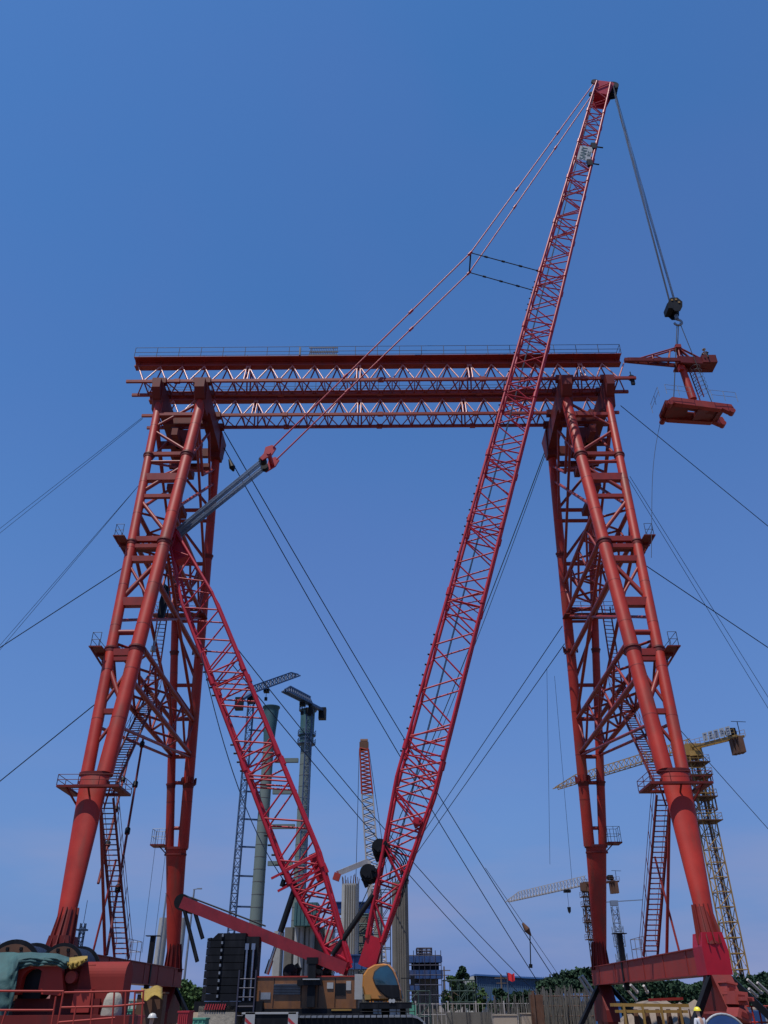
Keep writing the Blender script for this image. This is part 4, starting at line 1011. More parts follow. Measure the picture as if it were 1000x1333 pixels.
# white lattice crawler boom with red tip
a, b = onY(484, 1112, 150), onY(474, 975, 150); T = thing('crane_boom', tuple(V((a.x, 150, 0))), 'distant white lattice crane boom with orange red tip between mast and boom', 'crane')
q = MB(); a0 = a+(a-b).normalized()*(a.z-1)/((b-a).normalized().z); k = .80
def boxboom(q, a, b, w0, w1, r, n):
    X, Yv = V((1, 0, 0)), V((0, 1, 0)); c = [(-1, -1), (1, -1), (1, 1), (-1, 1)]
    f = lambda t, i: a.lerp(b, t)+(X*c[i][0]+Yv*c[i][1])*(w0+(w1-w0)*t)/2
    for i in range(4):
        q.tube(f(0, i), f(1, i), r*1.5, n=5)
        for s in range(n): q.tube(f(s/n, i), f((s+.5)/n, (i+1) % 4), r, n=4, cap=False); q.tube(f((s+.5)/n, (i+1) % 4), f((s+1)/n, i), r, n=4, cap=False)
m_ = a0.lerp(b, k); boxboom(q, a0, m_, 2.3, 2.0, .09, 26); q.build('boom', 'pale_steel', T)
q = MB(); boxboom(q, m_, b, 2.0, 1.5, .1, 12); q.build('boom_tip_section', 'pale_red', T)
q = MB(); q.box(tuple(b+V((0, 0, .5))), (1.7, 1.5, 1.3)); q.tube(b+V((-.7, 0, 1.3)), b+V((.7, 0, 1.3)), .6, n=12); q.build('boom_head', 'rust', T)
q = MB(); q.tube(b+V((.9, 0, 0)), a0.lerp(b, .1)+V((3.5, 2, 0)), .05, n=4); q.tube(b+V((-.9, 0, 0)), V((b.x-1.2, b.y, 20)), .05, n=4); q.build('hoist_rope', 'wire', T)
q = MB(); q.box((a0.x-1, 152, 1.8), (9, 4, 2.4)); q.box((a0.x-1, 152, .5), (8, 6, .9)); q.build('upper_works', 'orange_body', T)
# pink arm of a pump
a, b, c_ = onY(437, 1146, 120), onY(440, 1137, 120), onY(479, 1121, 122)
T = thing('placing_boom', tuple(b), 'pinkish concrete placing arm reaching over the big pier', 'boom')
MB().beam(b, c_, .7, .7).build('arm', 'pale_steel', T); MB().beam(a, b, .9, .9).build('arm_end', 'pale_red', T)
q = MB(); q.beam(c_, V((c_.x+.5, 122, 14)), .8); q.build('post', 'pale_steel', T)
# piers of poured concrete behind the crane
def pillar(x0, x1, py_t, Y, label, m='concrete', dep=None, head=None, flutes=0):
    A, B = onY(x0, py_t, Y), onY(x1, py_t, Y); w = B.x-A.x; z = A.z; T = thing('concrete_pier', ((A.x+B.x)/2, Y, 0), label, 'pier', 'concrete piers behind the crane')
    dep = dep or w; q = MB(); c = .16*w
    q.prism([(A.x+c, Y, 0), (B.x-c, Y, 0), (B.x, Y+c, 0), (B.x, Y+dep-c, 0), (B.x-c, Y+dep, 0), (A.x+c, Y+dep, 0), (A.x, Y+dep-c, 0), (A.x, Y+c, 0)], (0, 0, z)); q.build('shaft', m, T)
    for k in range(flutes):
        x = A.x+c+(w-2*c)*(k+.5)/flutes; MB().box((x, Y, z/2), (.12, .12, z-.3)).build('joint_strip', 'dark_concrete', T)
    if head:
        q = MB(); 
        for k in range(int(w/.28)+1):
            for yy in (Y+.15, Y+dep-.15):
                hh_ = random.uniform(.6, 1.0)*head; x = A.x+.1+k*.28; q.tube((x, yy, z), (x+random.uniform(-.1, .1), yy, z+hh_), .04, n=4)
        q.build('starter_bars', 'rust', T)
    return T, A, B
pillar(371, 383, 1207, 101, 'narrow brown grey pier at the left end of the group', 'dark_concrete', 2)
pillar(384, 396, 1206, 99, 'pale narrow pier, second from the left in the group', 'concrete', 2, flutes=1)
pillar(397, 409, 1207, 99.5, 'pale narrow pier, third from the left, under the dark head block', 'concrete', 2, flutes=1)
pillar(410, 421, 1207, 101, 'pale narrow pier beside the mast foot', 'dark_concrete', 2, flutes=1)
pillar(423, 434, 1210, 101, 'pale pier hidden partly by the crane mast foot', 'concrete', 2)
T, A, B = pillar(445, 467, 1150, 95, 'broad ribbed concrete pier with starter bars on top, between mast and boom', 'concrete', 2.2, 1.0, flutes=5)
pillar(468, 479, 1186, 106, 'dark narrow pier just right of the ribbed pier', 'dark_concrete', 2, head=.8); pillar(487, 498, 1176, 108, 'grey narrow pier behind the boom foot', 'concrete', 2, head=.8, flutes=1); pillar(357, 368, 1212, 103, 'shorter grey pier left of the brown grey narrow one', 'concrete', 2)
T, A, B = pillar(510, 531, 1148, 92, 'broad brown concrete pier standing right of the boom foot', 'dark_concrete', 2.2, .6, flutes=5)
A, B = onY(384, 1175, 98), onY(413, 1205, 98); o = MB().box(((A.x+B.x)/2, 99.5, (A.z+B.z)/2), (B.x-A.x, 3.4, A.z-B.z))
for k in range(6): x = A.x+(B.x-A.x)*(k+.5)/6; o.box((x, 97.75, (A.z+B.z)/2), (.1, .12, A.z-B.z))
tag(o.build('formwork_block', 'teal_form'), 'dark green formwork block resting on the narrow piers left of the mast foot', 'formwork')
def formbox(x0, y0, x1, y1, Y, label, m='blue_form', d=2.5):
    A, B = onY(x0, y0, Y), onY(x1, y1, Y); q = MB(); q.box(((A.x+B.x)/2, Y, (A.z+B.z)/2), (B.x-A.x, d, A.z-B.z))
    n = max(2, int((B.x-A.x)/.6))
    for k in range(n+1): x = A.x+(B.x-A.x)*k/n; q.box((x, Y-d/2-.05, (A.z+B.z)/2), (.08, .12, A.z-B.z+.1))
    q.box(((A.x+B.x)/2, Y-d/2-.1, A.z), (B.x-A.x+.2, .2, .1)); return tag(q.build('formwork', m), label, 'formwork', 'blue formwork panels')
formbox(432, 1176, 447, 1190, 104, 'blue formwork left of the ribbed pier'); formbox(466, 1176, 484, 1192, 104, 'blue formwork right of the ribbed pier, behind the boom foot')
formbox(452, 1244, 480, 1262, 96, 'low blue formwork behind the crane body')
def scaffold(x0, y0, x1, Y, label, m='grey_steel', d=3, bx=1.5, bz=1.7, r=.045):
    A, B = onY(x0, y0, Y), onY(x1, y0, Y); q = MB(); nx = max(1, round((B.x-A.x)/bx)); nz_ = max(1, round(A.z/bz))
    for yy in (Y, Y+d):
        for i in range(nx+1): x = A.x+(B.x-A.x)*i/nx; q.tube((x, yy, 0), (x, yy, A.z), r, n=4, cap=False)
        for k in range(1, nz_+1): z = A.z*k/nz_; q.tube((A.x, yy, z), (B.x, yy, z), r, n=4, cap=False)
        for k in range(nz_): 
            i = k % nx; q.tube((A.x+(B.x-A.x)*i/nx, yy, A.z*k/nz_), (A.x+(B.x-A.x)*(i+1)/nx, yy, A.z*(k+1)/nz_), r*.8, n=4, cap=False)
    for i in range(nx+1):
        x = A.x+(B.x-A.x)*i/nx
        for k in range(1, nz_+1): z = A.z*k/nz_; q.tube((x, Y, z), (x, Y+d, z), r, n=4, cap=False)
    return tag(q.build('scaffold', m), label, 'scaffold', 'scaffolds on the site')
scaffold(452, 1190, 480, 98.5, 'green brown scaffold in front of the piers between mast and boom foot', 'gantry_dark' if 0 else 'wire_green', 3, 1.2, 1.0, .07)
# stepped blue formwork tower
FT = thing('formwork_tower', tuple(V((onY(553, 1290, 105).x, 106, 0))), 'dark blue stepped formwork tower with a railed cage on top, right of the cab', 'formwork')
def ft(x0, y0, x1, y1, m='blue_form', Y=105, d=3, nm='deck_box'):
    A, B = onY(x0, y0, Y), onY(x1, y1, Y); q = MB(); q.box(((A.x+B.x)/2, Y+1, (A.z+B.z)/2), (B.x-A.x, d, A.z-B.z)); 
    n = int((B.x-A.x)/.8)+1
    for k in range(n+1): q.box((A.x+(B.x-A.x)*k/n, Y+1-d/2-.04, (A.z+B.z)/2), (.1, .1, A.z-B.z-.05))
    return q.build(nm, m, FT)
ft(531, 1245, 575, 1253); ft(536, 1253, 571, 1263, 'black_steel', 105.2, 2.4, 'core'); ft(532, 1263, 576, 1274); ft(536, 1274, 572, 1333, 'dark_concrete', 105.4, 2.0, 'core'); ft(526, 1281, 546, 1289)
A, B = onY(543, 1245, 105), onY(562, 1234, 105); q = MB(); railing(q, [(A.x, 105, A.z), (B.x, 105, A.z), (B.x, 107, A.z), (A.x, 107, A.z), (A.x, 105, A.z)], B.z-A.z, .5, .07, 3); q.box(((A.x+B.x)/2-.4, 105.3, (A.z+B.z)/2), (.5, .3, B.z-A.z)); q.build('cage', 'rail_dark', FT)
q = MB(); A, B = onY(531, 1245, 105), onY(576, 1333, 105)
for k in range(7): x = A.x+(B.x-A.x)*k/6; q.tube((x, 103.2, 0), (x, 103.2, A.z+.5), .04, n=4)
for k in range(8): z = (A.z)*k/7; q.tube((A.x, 103.2, z), (B.x, 103.2, z), .05, n=4)
q.build('scaffold', 'rail_dark', FT)
scaffold(577, 1276, 618, 108, 'tube scaffold between the formwork tower and the shed', 'wire_green', 3, .9, 1.2, .045)
scaffold(484, 1158, 508, 103, 'tall thin scaffold behind the boom foot, between the two broad piers', 'rail_dark', 3, 1.2, 1.5, .05)
scaffold(423, 1196, 446, 104, 'dark scaffold behind the mast foot beside the blue formwork', 'rail_dark', 3, 1.1, 1.2, .05)
scaffold(530, 1290, 560, 88, 'thin tube scaffold close right of the crane cab', 'wire_green', 2, 1.0, 1.0, .03)
# ---------------------------------------------------------------- trees
def tree(name, px, py_top, Y, w, label, m='leaf', n=1400, shape='round', grp='trees beyond the site', sz=.28, trunk=.3):
    t = onY(px, py_top, Y); h = t.z; T = thing(name, (t.x, Y, 0), label, 'tree', grp); rnd = random.Random(px*7+int(Y))
    q = MB(); q.tube((t.x, Y, 0), (t.x, Y, h*.75), trunk, trunk*.3, n=7)
    for k in range(5):
        th = rnd.uniform(0, 6.3); z = h*rnd.uniform(.35, .65); q.tube((t.x, Y, z), (t.x+math.cos(th)*w*.35, Y+math.sin(th)*w*.35, z+h*.15), trunk*.35, .04, n=5)
    q.build('trunk', 'bark', T)
    q = MB(); lobes = []
    for k in range(13):
        z = h*rnd.uniform(.3, .95); f = (1-z/h)**.7*1.15 if shape == 'cone' else math.sin(math.pi*min(1, max(.12, (z/h-.15)/.85)))**.7
        th = rnd.uniform(0, 6.3); lobes.append((t.x+math.cos(th)*w*.28*f, Y+math.sin(th)*w*.28*f, z, w*rnd.uniform(.13, .24)*max(.4, f)))
    lobes.append((t.x, Y, h-.5, w*.09))
    for k in range(int(n*1.9)):
        lx, ly, lz, lr = rnd.choice(lobes); d = V((rnd.gauss(0, 1), rnd.gauss(0, 1), rnd.gauss(0, 1))).normalized()*lr*(rnd.uniform(.55, 1.12)); c = V((lx, ly, lz+ d.z*.15))+d
        u = V((rnd.gauss(0, 1), rnd.gauss(0, 1), rnd.gauss(0, .7))).normalized(); v = u.cross(V((rnd.gauss(0, 1), rnd.gauss(0, 1), rnd.gauss(0, 1)))).normalized(); s = sz*.68*rnd.uniform(.6, 1.4)
        q.add([c-u*s-v*s*.6, c+u*s-v*s*.6, c+u*s+v*s*.6, c-u*s+v*s*.6], [(0, 1, 2, 3)])
    q.build('crown', m, T); return T
tree('conifer_tree', 602, 1258, 125, 4.6, 'dark pointed tree standing left of the blue shed', 'leaf_dark', 1800, 'cone', sz=.26)
tree('tree', 588, 1270, 128, 4.0, 'low lighter green tree left of the pointed tree', 'leaf', 900, sz=.25)
tree('tree', 617, 1278, 127, 3.6, 'low green tree at the corner of the blue shed', 'leaf', 800, sz=.25)
for k, (px, py, w, lb) in enumerate(((728, 1272, 6, 'low dark round tree right of the blue shed'), (746, 1266, 7, 'dark round tree in the middle of the clump left of the far right leg'), (762, 1262, 7, 'tallest dark tree of the clump left of the far right leg'),
                                      (788, 1272, 6, 'dark tree seen just behind the far right leg'))):
    tree('tree', px, py, 120+k*3, w, lb, 'leaf_dark', 1500, sz=.28)
for k, (px, py, w, lb) in enumerate(((238, 1276, 5, 'green bushy tree between the left far leg and the counterweight'), (252, 1288, 4, 'lower green bush beside the counterweight'), (225, 1290, 5, 'green bush under the left base beam end'))):
    tree('tree', px, py, 100+k*4, w, lb, 'leaf', 1300, sz=.25)
for k, (px, py) in enumerate(((648, 1288), (668, 1292), (684, 1290))): tree('bush', px, py, 118, 3.5, ('dark bush before the shed, leftmost of three', 'dark bush before the shed, middle of three', 'dark bush before the shed, rightmost of three')[k], 'leaf_dark', 700, sz=.22)
tree('tree', 6, 1222, 60, 3.0, 'small bare topped tree peeking over the winch at the left edge', 'leaf', 160, sz=.09, trunk=.07)
tree('tree', 975, 1276, 115, 8, 'dark tree clump at the right edge of the photo', 'leaf_dark', 1700, sz=.3)
tree('tree', 997, 1270, 118, 8, 'dark tree cut by the right edge', 'leaf_dark', 1500, sz=.3)
q = MB(); rnd = random.Random(5)
for k in range(30000):
    px = rnd.uniform(700, 1010); Y = rnd.uniform(100, 112); topz = onY(px, 1278+3*math.sin(px*.05)+2*math.sin(px*.19), Y).z; z = topz*(rnd.random()**.6); x = onY(px, 1300, Y).x; c = V((x, Y, z))
    u = V((rnd.gauss(0, 1), rnd.gauss(0, 1), rnd.gauss(0, .7))).normalized(); v = u.cross(V((rnd.gauss(0, 1), 1, rnd.gauss(0, 1)))).normalized(); s = rnd.uniform(.08, .19)
    q.add([c-u*s-v*s, c+u*s-v*s, c+u*s+v*s, c-u*s+v*s], [(0, 1, 2, 3)])
o = q.build('undergrowth', 'leaf_dark'); o['kind'] = 'stuff'; tag(o, 'dark thicket of bushes behind the right base beam', 'bushes')
# ---------------------------------------------------------------- tower cranes right
def letters_panel(mb, c, right, up, w, h, kind):
    mb.prism([c-right*w/2-up*h/2, c+right*w/2-up*h/2, c+right*w/2+up*h/2, c-right*w/2+up*h/2], right.cross(up)*.03)
def tcrane(pxb, pyt, Y, tip, tail, label, w, m='yellow_steel', jh=1.9, panels=False, bay=1.9):
    t = onY(*pyt, Y); b = V((t.x, Y, 0)); T = thing('tower_crane', tuple(b), label, 'tower crane')
    q = MB(); mast(q, b, t, w, .085, bay); tw = q.build('tower', m, T)
    q = MB(); q.tube(b+V((0, -w*.35, 0)), t+V((0, -w*.35, 0)), .2, n=6); ladder(q, b+V((0, 0, 0)), t, .6, (1, 0, 0), .04, .5); q.build('mast_ladder', 'rust', tw)
    for k, z in enumerate((1.2, 3.2, 6.5, 10)):
        q = MB(); q.box((t.x, Y, t.z-z), (w*1.75, w*1.75, .12)); pf = q.build('work_platform', 'rust', T); q = MB(); e = w*.85
        railing(q, [(t.x+i*e, Y+j*e, t.z-z+.05) for i, j in ((-1, -1), (1, -1), (1, 1), (-1, 1), (-1, -1))], 1.0, 1.5, .035); q.build('platform_railing', m, pf)
    q = MB(); mast(q, t-V((0, 0, 8.5)), t-V((0, 0, 3.4)), w*1.35, .09, 1.7); q.build('climbing_cage', 'rust', T)
    q = MB(); q.tube(t-V((0, 0, .2)), t+V((0, 0, .6)), w*.75, n=16); q.box(tuple(t+V((0, 0, 1.2))), (w*1.1, w*1.1, 1.3)); q.build('slewing_ring', m, T)
    A = t+V((0, 0, 1.4)); tp = onY(*tip); tl = onY(*tail); tp.z = A.z+.3 if abs(tp.z-A.z) < 4 else tp.z
    q = MB(); trijib(q, A, tp, 1.3, jh, .055, 26); jb = q.build('jib', m if panels else 'pale_steel', T)
    d = (tl-A).normalized(); s = d.cross(V((0, 0, 1))).normalized(); q = MB()
    for x in (-.6, .6): q.beam(A+s*x, tl+s*x, .22, .35)
    for k in range(8): p = A.lerp(tl, k/7); q.beam(p-s*.6, p+s*.6, .12)
    q.build('counter_jib', m, T)
    q = MB(); railing(q, [A-s*.9, tl-s*.9], 1.0, 1.3, .035); railing(q, [A+s*.9, tl+s*.9], 1.0, 1.3, .035); q.build('counter_jib_railing', m, T)
    q = MB(); q.box(tuple(A+s*1.3+V((0, -.3, -.6)) if s.y < 0 else A-s*1.3+V((0, 0, -.6))), (1.2, 1.2, 1.7)); cb_ = q.build('operator_cab', m, T)
    for k in range(3):
        q = MB(); p = tl-d*(.45+.75*k)+V((0, 0, -1.3)); q.box(tuple(p), (.7, 1.3, 2.3)); q.build('counterweight', 'rust', T)
    q = MB(); p = tl-d*2.0+V((0, 0, .8)); q.tube(p-s*.7, p+s*.7, .5, n=12); q.box(tuple(p+V((0, 0, .1))), (1.1, 1.4, .9)); q.build('hoist_winch', 'black_steel', T)
    q = MB(); q.tube(tl+V((0, 0, .3)), tl+V((0, 0, 2.2)), .06, n=5); q.tube(tl+V((-.9, 0, 2.2)), tl+V((1.3, 0, 2.1)), .05, n=5); q.build('lightning_mast', 'black_steel', T)
    if panels:
        L = (tl-A).length
        for k in range(5):
            c = A+d*(L*(.44+.115*k))-s*1.0*(1 if s.y > 0 else -1)+V((0, 0, .9)); pn = MB(); up = V((0, 0, 1))
            pn.prism([c-d*.58-up*.65, c+d*.58-up*.65, c+d*.58+up*.65, c-d*.58+up*.65], V((0, .04, 0))); p_ = pn.build('name_panel', 'white_paint', T)
            g_ = MB(); f = c+V((0, -.02, 0))
            def st(x0, z0, x1, z1): g_.beam(f+d*x0+up*z0, f+d*x1+up*z1, .09, .03)
            K = [[(-.3, .4, .3, .4), (.1, .4, .1, -.4), (.1, -.4, -.2, -.4)],
                 [(-.35, .4, .35, .4), (0, .4, 0, -.4), (-.35, -.4, .35, -.4), (-.2, .05, .25, .05), (-.25, .05, -.25, -.4)],
                 [(-.3, .42, .3, .42), (-.3, -.42, .3, -.42), (-.3, .42, -.3, -.42), (.3, .42, .3, -.42), (-.15, .15, .15, .15), (-.15, -.12, .15, -.12), (0, .3, 0, -.3)],
                 [(-.35, .1, -.2, .4), (-.3, 0, -.3, -.42), (0, .4, 0, -.1), (-.1, .2, .35, .2), (-.1, -.1, .3, -.1), (-.1, -.1, -.1, -.42), (.3, -.1, .3, -.42)],
                 [(-.3, .4, .3, .4), (-.3, -.4, .3, -.4), (-.3, .4, -.3, -.4), (.3, .4, .3, -.4), (-.3, 0, .3, 0)]][k]
            for a_ in K: st(*a_)
            g_.build('character', 'blue_form', p_)
    else:
        q = MB(); p = A.lerp(tp, .22); q.box(tuple(p+V((0, 0, -.5))), (1.6, 1.3, .6)); q.tube(p, p-V((0, 0, 4.2)), .04, n=4); q.prism([p+V((x, -.3, z)) for x, z in ((-.4, -4.0), (.4, -4.0), (.3, -5), (0, -5.4), (-.3, -5))], (0, .6, 0)); q.build('trolley', 'black_steel', T)
    return T
tcrane(0, (903, 985), 130, (724, 1034, 160), (964, 958, 118), 'big yellow tower crane at right, name panels on its short counter jib', 2.1, panels=True, jh=1.5)
tcrane(0, (765, 1160), 205, (660, 1168, 245), (803, 1147, 196), 'pale distant tower crane crossing behind the far right leg', 1.9, m='rust')
# hazy lattice pylons and masts
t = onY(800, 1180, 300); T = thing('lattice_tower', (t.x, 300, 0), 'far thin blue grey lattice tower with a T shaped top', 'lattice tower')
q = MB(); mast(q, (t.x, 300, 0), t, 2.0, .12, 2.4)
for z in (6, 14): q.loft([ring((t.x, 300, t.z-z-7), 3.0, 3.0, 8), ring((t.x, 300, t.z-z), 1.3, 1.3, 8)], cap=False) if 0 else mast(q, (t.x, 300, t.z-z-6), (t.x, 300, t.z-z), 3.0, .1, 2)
q.build('tower', 'hazy_steel', T); q = MB(); q.beam(t+V((-9, 0, 1)), t+V((10, 0, 2)), .2, .3); q.box(tuple(t+V((0, 0, 1))), (2.4, 2, 1.6)); q.build('top_arm', 'hazy_steel', T)
t = onY(114, 1172, 150); T = thing('antenna_mast', (t.x, 150, 0), 'thin dark antenna mast seen between the left tower legs', 'mast')
q = MB(); mast(q, (t.x, 150, 0), t-V((0, 0, 3.5)), .7, .07, 1.0); q.tube(t-V((0, 0, 3.5)), t, .05, n=5); q.build('lattice_mast', 'wire', T); q = MB()
for z in (4.5, 8.5): q.box(tuple(t-V((0, 0, z))), (1.6, 1.2, .25)); q.build('antenna_deck', 'wire', T) if z > 8 else None
def post(name, px, py, Y, r, label, arm=0, cat='post', grp=None, m='grey_steel', base=0):
    t = onY(px, py, Y); T = thing(name, (t.x, Y, 0), label, cat, grp); MB().tube((t.x, Y, 0), t, r, r*.7, n=8).build('pole', m, T)
    if arm: MB().beam(t+V((-arm*.2, 0, 0)), t+V((arm, 0, .12)), .12, .1).box(tuple(t+V((arm, 0, .1))), (.6, .3, .14)).build('arm', m, T)
    return T
post('lamp_post', 217, 1163, 110, .16, 'slim lamp post just left of the far left leg', .7, 'lamp post', 'slim lamp posts')
post('lamp_post', 253, 1158, 115, .16, 'slim lamp post just right of the far left leg', .7, 'lamp post', 'slim lamp posts')
for px0, px1, lb in ((205, 214, 'pale leaning column behind the far left leg, left side'), (237, 233, 'pale leaning column behind the far left leg, right side')):
    t = onY(px1+4 if px0 > 220 else px1, 1195, 120); tag(MB().tube((t.x, 120, 0), t, .7, .65, n=12).build('concrete_column', 'concrete'), lb, 'column')
for px, lb in ((578, 'wooden looking power pole right of the formwork tower'), (652, 'power pole with crossarm left of the flag'), (716, 'power pole with crossarm near the dark clump'), (741, 'small pole at the foot of the stays')):
    t = onY(px, 1258 if px == 578 else 1268, 130); T = thing('power_pole', (t.x, 130, 0), lb, 'power pole', 'power poles'); MB().tube((t.x, 130, 0), t, .13, .1, n=7).build('pole', 'bark', T)
    q = MB(); q.beam(t+V((-.9, 0, -.5)), t+V((.9, 0, -.5)), .12); q.beam(t+V((-.7, 0, -1.1)), t+V((.7, 0, -1.1)), .1); q.build('crossarm', 'bark', T)
# blue shed with pale gable end
A, B = onY(621, 1270, 135), onY(728, 1275, 135); T = thing('shed', ((A.x+B.x)/2, 140, 0), 'long blue sheet metal shed with lighter blue strip behind the fence', 'shed')
q = MB(); q.prism([(A.x, 135, 0), (B.x+2, 135, 0), (B.x+2, 135, B.z-.2), (A.x, 135, A.z)], (0, 12, 0)); q.build('wall', 'blue_wall', T)
q = MB()
for k in range(44): x = A.x+(B.x-A.x)*k/43; q.box((x, 134.95, A.z/2), (.08, .08, A.z-.1-.35*k/43))
q.build('wall_ribs', 'blue_wall', T); q = MB(); q.prism([(A.x-.3, 134.6, A.z), (B.x+2, 134.6, B.z-.2), (B.x+2, 134.6, B.z), (A.x-.3, 134.6, A.z+.2)], (0, 12.8, 0)); q.build('roof', 'blue_roof', T)
q = MB(); a, b = onY(640, 1293, 134.9), onY(700, 1302, 134.9); q.box(((a.x+b.x)/2, 134.6, (a.z+b.z)/2), (b.x-a.x, .5, a.z-b.z)); q.build('canopy', 'blue_roof', T)
a, b = onY(608, 1270, 137), onY(621, 1333, 137); tag(MB().prism([(a.x, 137, 0), (b.x, 137, 0), (b.x, 137, a.z), (a.x, 137, a.z-.3)], (0, 8, 0)).build('white_building', 'white_wall'), 'small white walled building at the left end of the blue shed', 'building')
# fences, walls and clutter along the bottom
def fence(x0, x1, py_t, Y, label, m='white_paint', bars=.35, net=None):
    A, B = onY(x0, py_t, Y), onY(x1, py_t, Y); T = thing('fence', ((A.x+B.x)/2, Y, 0), label, 'fence', 'fences at the back of the site'); z = A.z; n = int((B.x-A.x)/bars)
    q = MB()
    for k in range(n+1): q.box((A.x+(B.x-A.x)*k/n, Y, z/2), (.05, .05, z))
    for zz in (z-.05, z*.55, z*.12): q.beam((A.x, Y, zz), (B.x, Y, zz), .06)
    q.build('bars', m, T)
    q = MB()
    for k in range(int((B.x-A.x)/3)+1): q.box((A.x+3*k, Y, z/2+.1), (.14, .14, z+.2))
    q.build('fence_post', m, T)
fence(583, 690, 1306, 100, 'pale picket fence before the blue shed', 'pale_steel', .45); fence(541, 580, 1306, 92, 'pale barred fence right of the cab', 'pale_steel', .4)
A, B = onY(533, 1308, 80), onY(542, 1333, 80); q = MB(); q.box(((A.x+B.x)/2, 80, A.z/2), (B.x-A.x, .5, A.z)); q.beam((A.x, 80, A.z), ((A.x+B.x)/2, 80, A.z+.25), .5, .1); tag(q.build('netting_panel', 'green_fence'), 'bright green netting panel by the cab', 'panel')
for x0, x1, yt, lb in ((642, 672, 1322, 'beige low wall block before the picket fence'), (678, 692, 1320, 'small beige wall block left of the dark rebar bundle')):
    A, B = onY(x0, yt, 85), onY(x1, yt, 85); q = MB(); q.box(((A.x+B.x)/2, 85, A.z/2), (B.x-A.x, 1, A.z)); q.box(((A.x+B.x)/2, 85, A.z+.04), (B.x-A.x+.1, 1.1, .08)); tag(q.build('low_wall', 'beige_wall'), lb, 'wall')
A, B = onY(545, 1318, 95), onY(640, 1318, 95); q = MB(); q.box(((A.x+B.x)/2, 95.5, A.z/2), (B.x-A.x, .4, A.z)); tag(q.build('low_wall', 'dark_concrete'), 'long dark low wall under the picket fence', 'wall')
# rebar mats bristling before the clump
q = MB(); rnd = random.Random(9)
T = thing('rebar_cage', tuple(V((onY(722, 1300, 90).x, 90, 0))), 'dense grey thicket of upright reinforcing bars left of the far right leg', 'rebar cage')
for k in range(480):
    px = rnd.uniform(690, 772) if k < 400 else rnd.uniform(630, 692); p = onY(px, 1300+rnd.uniform(-9, 14)-7*math.sin((px-690)/82*math.pi)+3*math.sin(px*.7), rnd.uniform(86, 94)); q.tube((p.x, p.y, 0), (p.x+rnd.uniform(-.1, .1), p.y, p.z), .035, n=4, cap=False)
q.build('bars', 'grey_steel' if 0 else 'dark_concrete', T)
q = MB()
for z in (1.0, 1.8, 2.6): a, b = onY(692, 1300, 88), onY(770, 1300, 88); q.tube((a.x, 88, z), (b.x, 88, z), .05, n=4)
q.build('hoops', 'rust', T)
o = MB().box((onY(698, 1300, 84).x, 84, 1.35), (1.1, .5, 2.7)).box((onY(698, 1300, 84).x-.3, 83.7, 1.5), (.2, .2, 3.0)); tag(o.build('steel_form', 'rust'), 'rusty upright steel form beside the rebar thicket', 'formwork')
o = MB().box((onY(770, 1305, 96).x, 97, 1.2), (5.4, 4, 2.0)).prism([(onY(770, 1305, 96).x-3, 94.8, 2.2), (onY(770, 1305, 96).x+3, 94.8, 2.2), (onY(770, 1305, 96).x+2.6, 97, 2.9), (onY(770, 1305, 96).x-2.6, 97, 2.9)], (0, .1, 0)); tag(o.build('site_cabin', 'blue_roof'), 'low blue roofed cabin behind the far right leg', 'cabin')
# flag
p = onY(660, 1267, 104); T = thing('flag', (p.x, 104, 0), 'small red flag on a thin pole before the blue shed', 'flag')
MB().tube((p.x, 104, 0), p+V((0, 0, .1)), .05, n=6).build('pole', 'grey_steel', T)
P = [[p+V((.85*i/8, .12*math.sin(i*1.1), -.02-.75*j/4+.08*math.sin(i*.9))) for i in range(9)] for j in range(5)]
MB().sheet(P).build('cloth', 'flag_red', T)
# slanted pale pipes
def pipes(lst, Y, lab, grp):
    for k, (x0, y0, x1, y1) in enumerate(lst):
        a, b = onY(x0, y0, Y), onY(x1, y1, Y+.5); o = MB().tube(a, b, .11, n=8).tube(b-(b-a).normalized()*.15, b, .15, n=8).build('steel_prop', 'pale_steel'); tag(o, lab[k], 'prop', grp)
pipes(((754, 1272, 773, 1303), (758, 1270, 778, 1300)), 72, ('left one of two slanted pale pipes beside the far right leg', 'right one of two slanted pale pipes beside the far right leg'), 'slanted pale pipes by the far leg')
pipes(((812, 1283, 829, 1302), (821, 1282, 830, 1292), (838, 1283, 843, 1292)), 80, ('longest slanted pipe under the right base beam', 'short slanted pipe in the middle under the right base beam', 'shortest slanted pipe under the right base beam, by the post'), 'slanted pale pipes under the base beam')
pipes(((973, 1275, 992, 1293), (986, 1279, 1004, 1296), (975, 1287, 986, 1297), (967, 1286, 976, 1294)), 75, ('upper slanted pipe near the right edge', 'slanted pipe cut by the right edge', 'short slanted pipe below the upper one near the right edge', 'short slanted pipe at the foot of the yellow crane'), 'slanted pale pipes near the right edge')
# soil banks
def bank(x0, x1, py, Y, d, label, seed, m='soil'):
    A, B = onY(x0, py, Y), onY(x1, py, Y); rnd = random.Random(seed); P = []
    for j in range(7):
        v = j/6; row = []
        for i in range(29):
            u = i/28; e = min(1, 5*u, 5*(1-u)); z = A.z*math.sin(math.pi*min(.5, v*.8+.0) if v < .62 else math.pi*(1-v)*1.3)*e*(1+.25*rnd.uniform(-1, 1)); row.append((A.x+(B.x-A.x)*u, Y-d/2+d*v, max(-.05, z)))
        P.append(row)
    o = MB().sheet(P).build('soil_bank', m); o['kind'] = 'structure'; return tag(o, label, 'soil bank')
bank(800, 1010, 1306, 78, 16, 'bare soil bank behind the right bogie', 1); bank(235, 330, 1312, 82, 14, 'bare soil bank left of the crane', 2); 
bank(100, 235, 1308, 70, 14, 'soil bank under the left base beam', 4)
p = onY(948, 1296, 60); rnd = random.Random(4); q = MB(); n = 14
